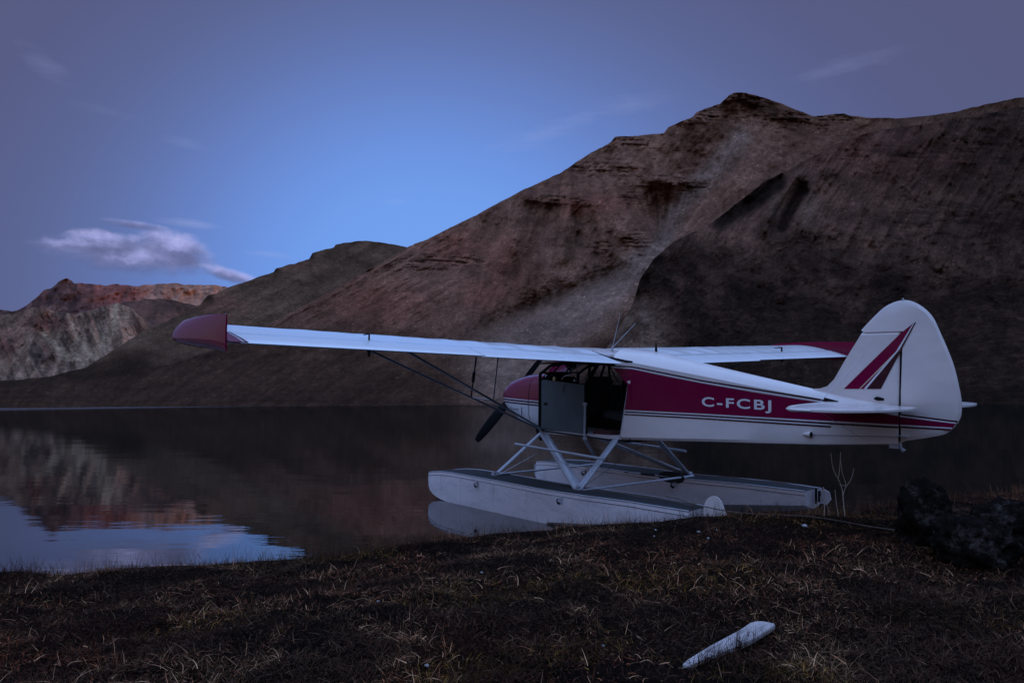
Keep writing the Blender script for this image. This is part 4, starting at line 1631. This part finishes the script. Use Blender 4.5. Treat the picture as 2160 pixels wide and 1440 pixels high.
def make_float(sg):
    STN = [(X * ((1.03 if sg > 0 else .91) if X < 0 else 1), *r) for X, *r in STN0]
    g = G()
    rings = []
    for (X, w, _, zc, zk) in STN:
        zd = zdeck(X)
        y = sg * FC
        flare = .012
        rings.append([(X, y, zk), (X, y + w * .55, (zk + zc) / 2 - .004), (X, y + w, zc), (X, y + w + flare * .4, (zd + zc) / 2), (X, y + w, zd - .02), (X, y + w * .97, zd), (X, y + w * .5, zd + .008), (X, y, zd + .011), (X, y - w * .5, zd + .008), (X, y - w * .97, zd), (X, y - w, zd - .02), (X, y - w - flare * .4, (zd + zc) / 2), (X, y - w, zc), (X, y - w * .55, (zk + zc) / 2 - .004)])
    g.loft(rings)
    f = g.build('float', M['float'], plane, smooth=True, auto=28)
    f['label'] = 'near float, on the port side' if sg > 0 else 'far float, on the starboard side'
    # dark anti-slip deck
    g = G()
    V, F = [], []
    sec = [(X, w) for (X, w, *_r) in STN if X > -1.84]
    for X, w in sec:
        zd = zdeck(X)
        for t in (-.93, -.5, 0, .5, .93):
            V.append((X, sg * FC + w * t, zd + .011 - .011 * abs(t) ** 2 + .004))
    F = [(i * 5 + j, i * 5 + j + 1, (i + 1) * 5 + j + 1, (i + 1) * 5 + j) for i in range(len(sec) - 1) for j in range(4)]
    g.add(V, F)
    g.build('float_deck', M['deck'], f, smooth=True)
    # rub strip and seams along the side
    for s2 in (1, -1):
        g = G()
        g.tube([(X, sg * FC + s2 * (w + .003), zdeck(X) - .045) for (X, w, *_r) in STN], .0035, 5)
        g.build('rub_line', M['darkstrut'], f)
        g = G()
        g.tube([(X, sg * FC + s2 * w * .99, zdeck(X) + .006) for (X, w, *_r) in STN], .007, 6)
        g.build('edge_moulding', M['strut'], f, smooth=True, auto=50)
    for X in (-1.35, -.75, .1, .85, 1.27, 2.0, 2.7):
        w = lerp(X, [q[0] for q in STN], [q[1] for q in STN])
        zc = lerp(X, [q[0] for q in STN], [q[3] for q in STN])
        for s2 in (1, -1):
            g = G()
            g.tube([(X, sg * FC + s2 * (w + .001), zdeck(X) - .05), (X, sg * FC + s2 * (w + .005), (zdeck(X) + zc) / 2), (X, sg * FC + s2 * w, zc + .01)], .0028, 4)
            g.build('panel_seam', M['float'], f)
    # mooring cleats
    for X in (-.33, 1.50):
        for s2 in (1, -1):
            w = lerp(X, [s[0] for s in STN], [s[1] for s in STN])
            g = G()
            g.tube([(X - .01, sg * FC + s2 * (w + .001), zdeck(X) - .105), (X - .01, sg * FC + s2 * (w + .018), zdeck(X) - .105)], [.042, .030], 10)
            g.build('cleat_recess', M['black'], f, smooth=True, auto=50)
            g = G()
            g.plate([(X - .005, zdeck(X) - .10), (X + .06, zdeck(X) - .115), (X + .055, zdeck(X) - .05), (X + .01, zdeck(X) - .06)], 1, sg * FC + s2 * (w + .004), sg * FC + s2 * (w + .030))
            g.build('cleat', M['strut'], f)
    # bow bumper
    g = G()
    g.tube([(-1.94, sg * FC, -.76), (-1.91, sg * FC, -.95), (-1.78, sg * FC, -1.07)], [.012, .02, .012], 8)
    g.build('bow_bumper', M['strut'], f, smooth=True, auto=50)
    g = G()                                       # keel strip
    g.tube([(X, sg * FC, zk - .004) for (X, w, _, zc, zk) in STN if X < 1.26], .010, 6)
    g.build('keel_strip', M['strut'], f)
    # water rudder lifted on its post
    zd = zdeck(3.4)
    g = G()
    if sg > 0:
        poly = [(p[0], p[1]) for p in smooth_poly([(3.44, zd - .12, 0), (3.44, zd + .01, 0), (3.48, zd + .115, 0), (3.56, zd + .165, 0), (3.64, zd + .14, 0), (3.70, zd + .04, 0), (3.77, zd - .13, 0)], 5)]
        g.plate(poly, 1, sg * FC - .006, sg * FC + .006)
        g.build('water_rudder', M['white'], f)
    else:
        g.plate([(3.41, zd - .0), (3.48, zd + .015), (3.54, zd - .01), (3.56, zd - .09), (3.51, zd - .16), (3.42, zd - .15)], 1, sg * FC - .10, sg * FC - .09)
        g.build('water_rudder', M['float'], f)
        for pts, r in (([(3.43, sg * FC, zd + .03), (3.43, sg * FC, zd - .15)], .014), ([(3.48, sg * FC + .02, zd + .01), (3.48, sg * FC + .02, zd - .12)], .012), ([(3.42, sg * FC - .1, zd - .02), (3.52, sg * FC + .06, zd - .03)], .008)):
            g = G()
            g.tube(pts, r)
            g.build('rudder_bracket', M['black'], f)
    g = G()                                       # retract cable along the deck
    g.tube([(X, sg * FC + .05, zdeck(X) + .045 + .006 * math.sin(X * 9)) for X in np.linspace(1.7, 3.35, 12)], .0045, 5)
    g.build('retract_cable', M['rope'], f)
    g = G()
    g.tube([(X, sg * FC - .06, zdeck(X) + .040) for X in np.linspace(.4, 3.3, 12)], .003, 5)
    g.build('retract_cable', M['rope'], f)
    return f


floats = {s: make_float(s) for s in (1, -1)}

# struts between fuselage and floats
for sg in (1, -1):
    ff, fr_ = (-.01, .345 * sg, .045), (1.52, .345 * sg, .085)
    F_ = (-.25, 1.0 * sg, zdeck(-.25) + .02)
    R_ = (1.55, 1.0 * sg, zdeck(1.55) + .02)
    for a, b, w in ((ff, F_, .040), (ff, R_, .058), (fr_, R_, .054)):
        g = G()
        a2 = Vector(a)
        b2 = Vector(b)
        g.tube([a2, a2.lerp(b2, .04), a2.lerp(b2, .96), b2], [w * .5, w, w, w * .5], 14, .42, (1, 0, 0))
        g.build('float_strut', M['strut'], plane, smooth=True, auto=50)
    for p in (F_, R_):
        g = G()
        g.box((p[0], p[1], p[2] - .01), (.10, .07, .05))
        g.tube([(p[0] - .07, p[1], p[2] + .01), (p[0] + .07, p[1], p[2] + .01)], .014)
        g.tube([(p[0] + .02, p[1] - .03, p[2] + .03), (p[0] + .02, p[1] + .05, p[2] + .04)], .018)
        g.build('strut_fitting', M['strut'], plane, smooth=True, auto=40)
    g = G()
    for c, r in (((ff[0], ff[1] + .02 * sg, ff[2] + .01), .028), ((.955, .372 * sg, .035), .030), ((fr_[0], fr_[1] + .02 * sg, fr_[2]), .022)):
        g = G()
        g.ball(c, r)
        g.build('fuselage_fitting', M['strut'], plane, smooth=True)
    g = G()                                        # boarding step rail
    g.tube([(-.10, .76 * sg, -.115), (1.72, .74 * sg, -.118)], .0175, 10)
    g.build('boarding_rail', M['strut'], plane, smooth=True, auto=50)
for X, z in ((-.27, -.572), (1.63, -.500)):
    g = G()
    g.tube([(X, .99, z + .02), (X, -.99, z + .02)], .030, 14, .5, (1, 0, 0))
    g.build('spreader_bar', M['strut'], plane, smooth=True, auto=50)
for a, b in (((-.01, .33, .03), (1.5, -.33, .06)), ((-.01, -.33, .03), (1.5, .33, .06)), ((-.01, .33, .03), (-.25, -1.0, -.58)), ((-.01, -.33, .03), (-.25, 1.0, -.58)), ((1.5, .33, .06), (1.55, -1.0, -.50)), ((1.5, -.33, .06), (1.55, 1.0, -.50))):
    g = G()
    g.tube([a, b], .0030, 6)
    g.build('bracing_wire', M['chrome'], plane)

# ------------------------------------------------------------------ paddle tied to the inner side of the far float
PM = AX @ Matrix.Translation((.62, .745, -.545)) @ Matrix.Rotation(R(-3), 4, 'Y')
pad = empty('paddle', 'black bladed paddle with a pale banded shaft strapped along the inside of the far float', 'paddle', PM)
pad.empty_display_size = .1
g = G()
g.tube([(0, 0, 0), (.62, 0, 0)], .014, 10)
g.build('shaft', M['strut'], pad, smooth=True, auto=50)
g = G()
g.tube([(.28, 0, 0), (.55, 0, 0)], .0165, 10)
g.build('grip', M['rubber'], pad, smooth=True, auto=50)
g = G()
g.tube([(-.06, 0, 0), (.02, 0, 0)], [.012, .018], 10)
g.build('grip', M['rubber'], pad, smooth=True, auto=50)
g = G()
g.plate([(p[0], p[1]) for p in smooth_poly([(.60, .012, 0), (.68, .055, 0), (.82, .075, 0), (.98, .068, 0), (1.06, .03, 0), (1.06, -.03, 0), (.98, -.07, 0), (.82, -.078, 0), (.68, -.055, 0), (.60, -.012, 0)], 4)], 1, -.006, .006)
g.build('blade', M['rubber'], pad)

# ------------------------------------------------------------------ things on the bank


def gz(x, y):
    return float(bank_z(np.array([x]), np.array([y]))[0])


# weathered plank
def plank():
    a = Vector((.745, 3.17, 0))
    b = Vector((1.325, 3.77, 0))
    a.z = gz(a.x, a.y) + .004
    b.z = gz(b.x, b.y) + .034
    L = (b - a).length
    u = (b - a).normalized()
    v = Vector((0, 0, 1)).cross(u).normalized()
    w = u.cross(v)
    m, n = material('grey_driftwood')
    co = n.new('ShaderNodeTexCoord').outputs['Object']
    gr = n.noise(n.mapping(co, (1, 14, 14)), 5, 6, .6)
    st = n.noise(co, 6, 4, .6)
    c = n.ramp(gr, [(.28, (.24, .20, .19)), (.5, (.50, .42, .40)), (.7, (.60, .52, .49))])
    c = n.mix(n.ramp(st, [(.45, 0), (.7, .6)]), c, (.16, .12, .11))
    ck = n.noise(n.mapping(co, (.8, 30, 30)), 3, 3, .5)
    c = n.mix(n.ramp(ck, [(.60, 0), (.66, .7)]), c, (.06, .045, .04))
    out(n, principled(n, c, .8, 0, 0, bump(n, gr, .5, .01), .2))
    o = empty('plank', 'pale weathered plank lying slanted in the grass at the bottom right', 'plank', Matrix(((u.x, v.x, w.x, a.x), (u.y, v.y, w.y, a.y), (u.z, v.z, w.z, a.z), (0, 0, 0, 1))))
    outl = [(0, .010), (.02, .018), (.07, .023), (.16, .030), (.30, .043), (.34, .041), (.47, .050), (.62, .053), (L - .10, .062), (L - .065, .064), (L - .03, .055), (L - .004, .030), (L, .024), (L + .003, -.030), (L - .012, -.043), (L - .05, -.046), (.58, -.056), (.50, -.051), (.41, -.050), (.3, -.041), (.24, -.042), (.14, -.028), (.05, -.020), (.01, -.014)]
    g = G()
    n_ = len(outl)
    V = []
    for (hz, k) in ((-.010, .97), (-.008, 1.0), (.005, 1.0), (.008, .97)):
        V += [(L / 2 + (x - L / 2) * (1 - (1 - k) * .15), y * k, hz * (1.35 if x > .3 else 1) + .003 * math.sin(x * 9)) for x, y in outl]
    F = [(r * n_ + j, r * n_ + (j + 1) % n_, (r + 1) * n_ + (j + 1) % n_, (r + 1) * n_ + j) for r in range(3) for j in range(n_)]
    F += [tuple(range(n_)), tuple(3 * n_ + j for j in range(n_))]
    g.add(V, F)
    g.build('board', m, o, flip=False)
    return a, u, L


PL = plank()
# dark blades growing up in front of the plank
_r = np.random.default_rng(99)
tx = []
for k in range(16):
    q = _r.uniform(.03, .97)
    c = PL[0] + PL[1] * PL[2] * q
    for j in range(16):
        tx.append((c.x + .036 + _r.normal(0, .014), c.y - .040 + _r.normal(0, .014)))
tx = np.array(tx)
o = strands('grass_tuft', 0, 45, (tx[:, 0], tx[:, 1], bank_z(tx[:, 0], tx[:, 1])), lambda r, N: r.uniform(.05, .14, N), lambda r, N: r.uniform(.0018, .0034, N),
            lambda r, N: np.abs(r.normal(.35, .25, N)), 4, 1.2, lambda r, N: r.uniform(.0, .35, N), lambda r, x, y, N: r.uniform(.1, .5, N))
tag(o, 'dark grass blades sprouting in front of the pale plank', 'grass', kind='stuff')


# rope from the near float across the bank
def rope():
    pts = []
    P0 = AX @ Vector((2.9, -(FC - .05), zdeck(2.9) + .06))
    P1 = AX @ Vector((3.3, -(FC + .02), zdeck(3.4) + .05))
    pts = [P0, P0.lerp(P1, .5) + Vector((0, 0, .012)), P1]
    for (x, y, dz) in ((2.05, 6.72, .03), (2.35, 6.62, .012), (2.70, 6.58, .030), (2.98, 6.55, .012), (3.15, 6.40, .015), (3.26, 6.1, .02)):
        pts.append(Vector((x, y, gz(x, y) + dz)))
    g = G()
    g.tube(smooth_poly(pts, 8), .0055, 7)
    o = g.build('mooring_rope', M['rope'], None, smooth=True)
    tag(o, 'thin mooring rope running from the near float over the grass to the dark boulder', 'rope')


rope()


# bare willow twigs
def shrub():
    bx, by = 3.18, 6.85
    bz = gz(bx, by)
    o = empty('willow_shrub', 'leafless willow shrub with a few thin upright stems beside the far float stern', 'shrub', Matrix.Translation((bx, by, bz)))
    st = [([(0, 0, -.05), (-.01, 0, .15), (-.02, 0, .28), (-.05, 0, .36)], .006), ([(-.05, 0, .36), (-.09, .01, .46), (-.105, .01, .60)], .0045), ([(-.05, 0, .36), (-.03, 0, .47), (-.015, 0, .62)], .004),
          ([(0, 0, .02), (.0, .02, .2), (.03, .02, .30), (.0, .02, .42), (-.012, .02, .58)], .005), ([(.02, .02, .27), (.09, .03, .36), (.12, .03, .46)], .004), ([(-.06, 0, -.02), (-.08, 0, .15), (-.085, 0, .26)], .004),
          ([(-.21, -.02, 0), (-.20, -.02, .15), (-.205, -.02, .29)], .0055), ([(.03, .02, .29), (-.03, .02, .305)], .005), ([(.03, 0, 0), (.08, -.02, -.04), (.11, -.05, -.10)], .004), ([(-.15, 0, -.03), (-.16, 0, .08), (-.19, 0, .15)], .003)]
    m = paint('willow_bark', (.46, .36, .28), .8, 0, .2)
    for p, r in st:
        g = G()
        q = smooth_poly(p, 4)
        g.tube(q, [r * .85 * (1 - .4 * i / len(q)) for i in range(len(q))], 6)
        g.build('stem', m, o, smooth=True, flip=False)


shrub()


# boulders
def mat_boulder():
    m, n = material('lichened_rock')
    co = n.new('ShaderNodeTexCoord').outputs['Object']
    a = n.noise(co, 4.0, 6, .65)
    b = n.noise(co, 26, 5, .7)
    c = n.ramp(b, [(.3, (.004, .003, .0025)), (.6, (.012, .009, .007)), (.8, (.030, .023, .018))])
    f = n.math('MULTIPLY', n.ramp(a, [(.52, 0), (.60, 1)]), n.ramp(b, [(.38, 0), (.6, .8)]))
    c = n.mix(f, c, (.070, .056, .047))
    out(n, principled(n, c, .95, 0, 0, bump(n, n.math('ADD', a, n.math('MULTIPLY', b, .35)), 1.0, .05), .03))
    return m


M['boulder'] = mat_boulder()


def boulder(x, y, s, seed, label, sink=.3):
    bm = bmesh.new()
    bmesh.ops.create_icosphere(bm, subdivisions=5, radius=1)
    co = np.array([v.co[:] for v in bm.verts])
    r = 1 + (fbm(co[:, 0] * 1.3 + seed, co[:, 1] * 1.3 + co[:, 2] * 1.7, 5, seed) - .5) * .75 + (fbm(co[:, 0] * 5 + co[:, 2] * 3, co[:, 1] * 5 - co[:, 2] * 4, 5, seed + 3, .62) - .5) * .38
    step = (fbm(co[:, 2] * 3 + co[:, 0], co[:, 1] * .6, 2, seed + 9) - .5) * .3
    r = r + step
    for v, k in zip(bm.verts, r):
        v.co = Vector((v.co.x * k * s[0], v.co.y * k * s[1], v.co.z * k * s[2]))
    me = bpy.data.meshes.new('boulder')
    bm.to_mesh(me)
    bm.free()
    for p in me.polygons:
        p.use_smooth = True
    me.materials.append(M['boulder'])
    o = bpy.data.objects.new('boulder', me)
    COL.objects.link(o)
    o.location = (x, y, gz(x, y) + s[2] * (1 - sink) - .05)
    o.rotation_euler = (0, 0, seed)
    tag(o, label, 'boulder', 'lichened boulders at the right edge')


boulder(3.30, 5.70, (.20, .20, .30), 3, 'dark peaked boulder at the far end of the mooring rope, tallest of the group', .2)
boulder(3.28, 5.15, (.28, .24, .22), 5, 'low lichen blotched boulder in front of the peaked boulder', .3)
boulder(3.92, 5.45, (.42, .32, .26), 8, 'broad boulder at the right edge with grey lichen streaks', .25)

# small pale stones in the grass
ms = paint('pale_stone', (.40, .37, .37), .8, 0, .3)


def stone(x, y, s, seed, label):
    bm = bmesh.new()
    s = s * .8
    bmesh.ops.create_icosphere(bm, subdivisions=2, radius=s)
    rr = random.Random(seed)
    for v in bm.verts:
        v.co = v.co * rr.uniform(.75, 1.2)
        v.co.z *= .6
    me = bpy.data.meshes.new('stone')
    bm.to_mesh(me)
    bm.free()
    me.materials.append(ms)
    o = bpy.data.objects.new('stone', me)
    COL.objects.link(o)
    o.location = (x, y, gz(x, y) + s * .75)
    o.rotation_euler = (0, 0, seed)
    tag(o, label, 'stone', 'small pale stones scattered in the grass')


def on_ground(px, py):
    """where a line of sight meets the bank"""
    a, e = direction(px, py)
    lo = 2.0
    for k in range(400):
        x, y = lo * math.sin(a), lo * math.cos(a)
        if EYE + lo * float(e) < gz(x, y):
            return x, y
        lo += .02
    return x, y


for k, (px, py, s, lb) in enumerate([(1474, 1124, .020, 'pale stone on the mound just behind the water rudder foot'), (1494, 1138, .014, 'small pale stone right of the larger one on the mound'),
                                     (1383, 1121, .011, 'tiny pale stone on the near shore below the middle of the near float'), (1380, 1133, .011, 'tiny pale stone nearest the grass edge below the near float'),
                                     (1512, 1120, .010, 'pinhead pale stone rightmost on the mound under the fuselage'), (1016, 1210, .014, 'pale chip lying alone in the middle of the grass'),
                                     (1476, 1081, .013, 'pale stone at the foot of the near float stern'), (1698, 1113, .030, 'rounded grey stone under the twigs of the willow shrub'),
                                     (798, 1272, .014, 'pale flake left of the middle of the bank'), (1272, 1366, .010, 'pale flake in the grass left of the plank'), (900, 1408, .013, 'grey pebble near the bottom edge of the bank')]):
    x, y = on_ground(px, py)
    stone(x, y, s, k + 3, lb)
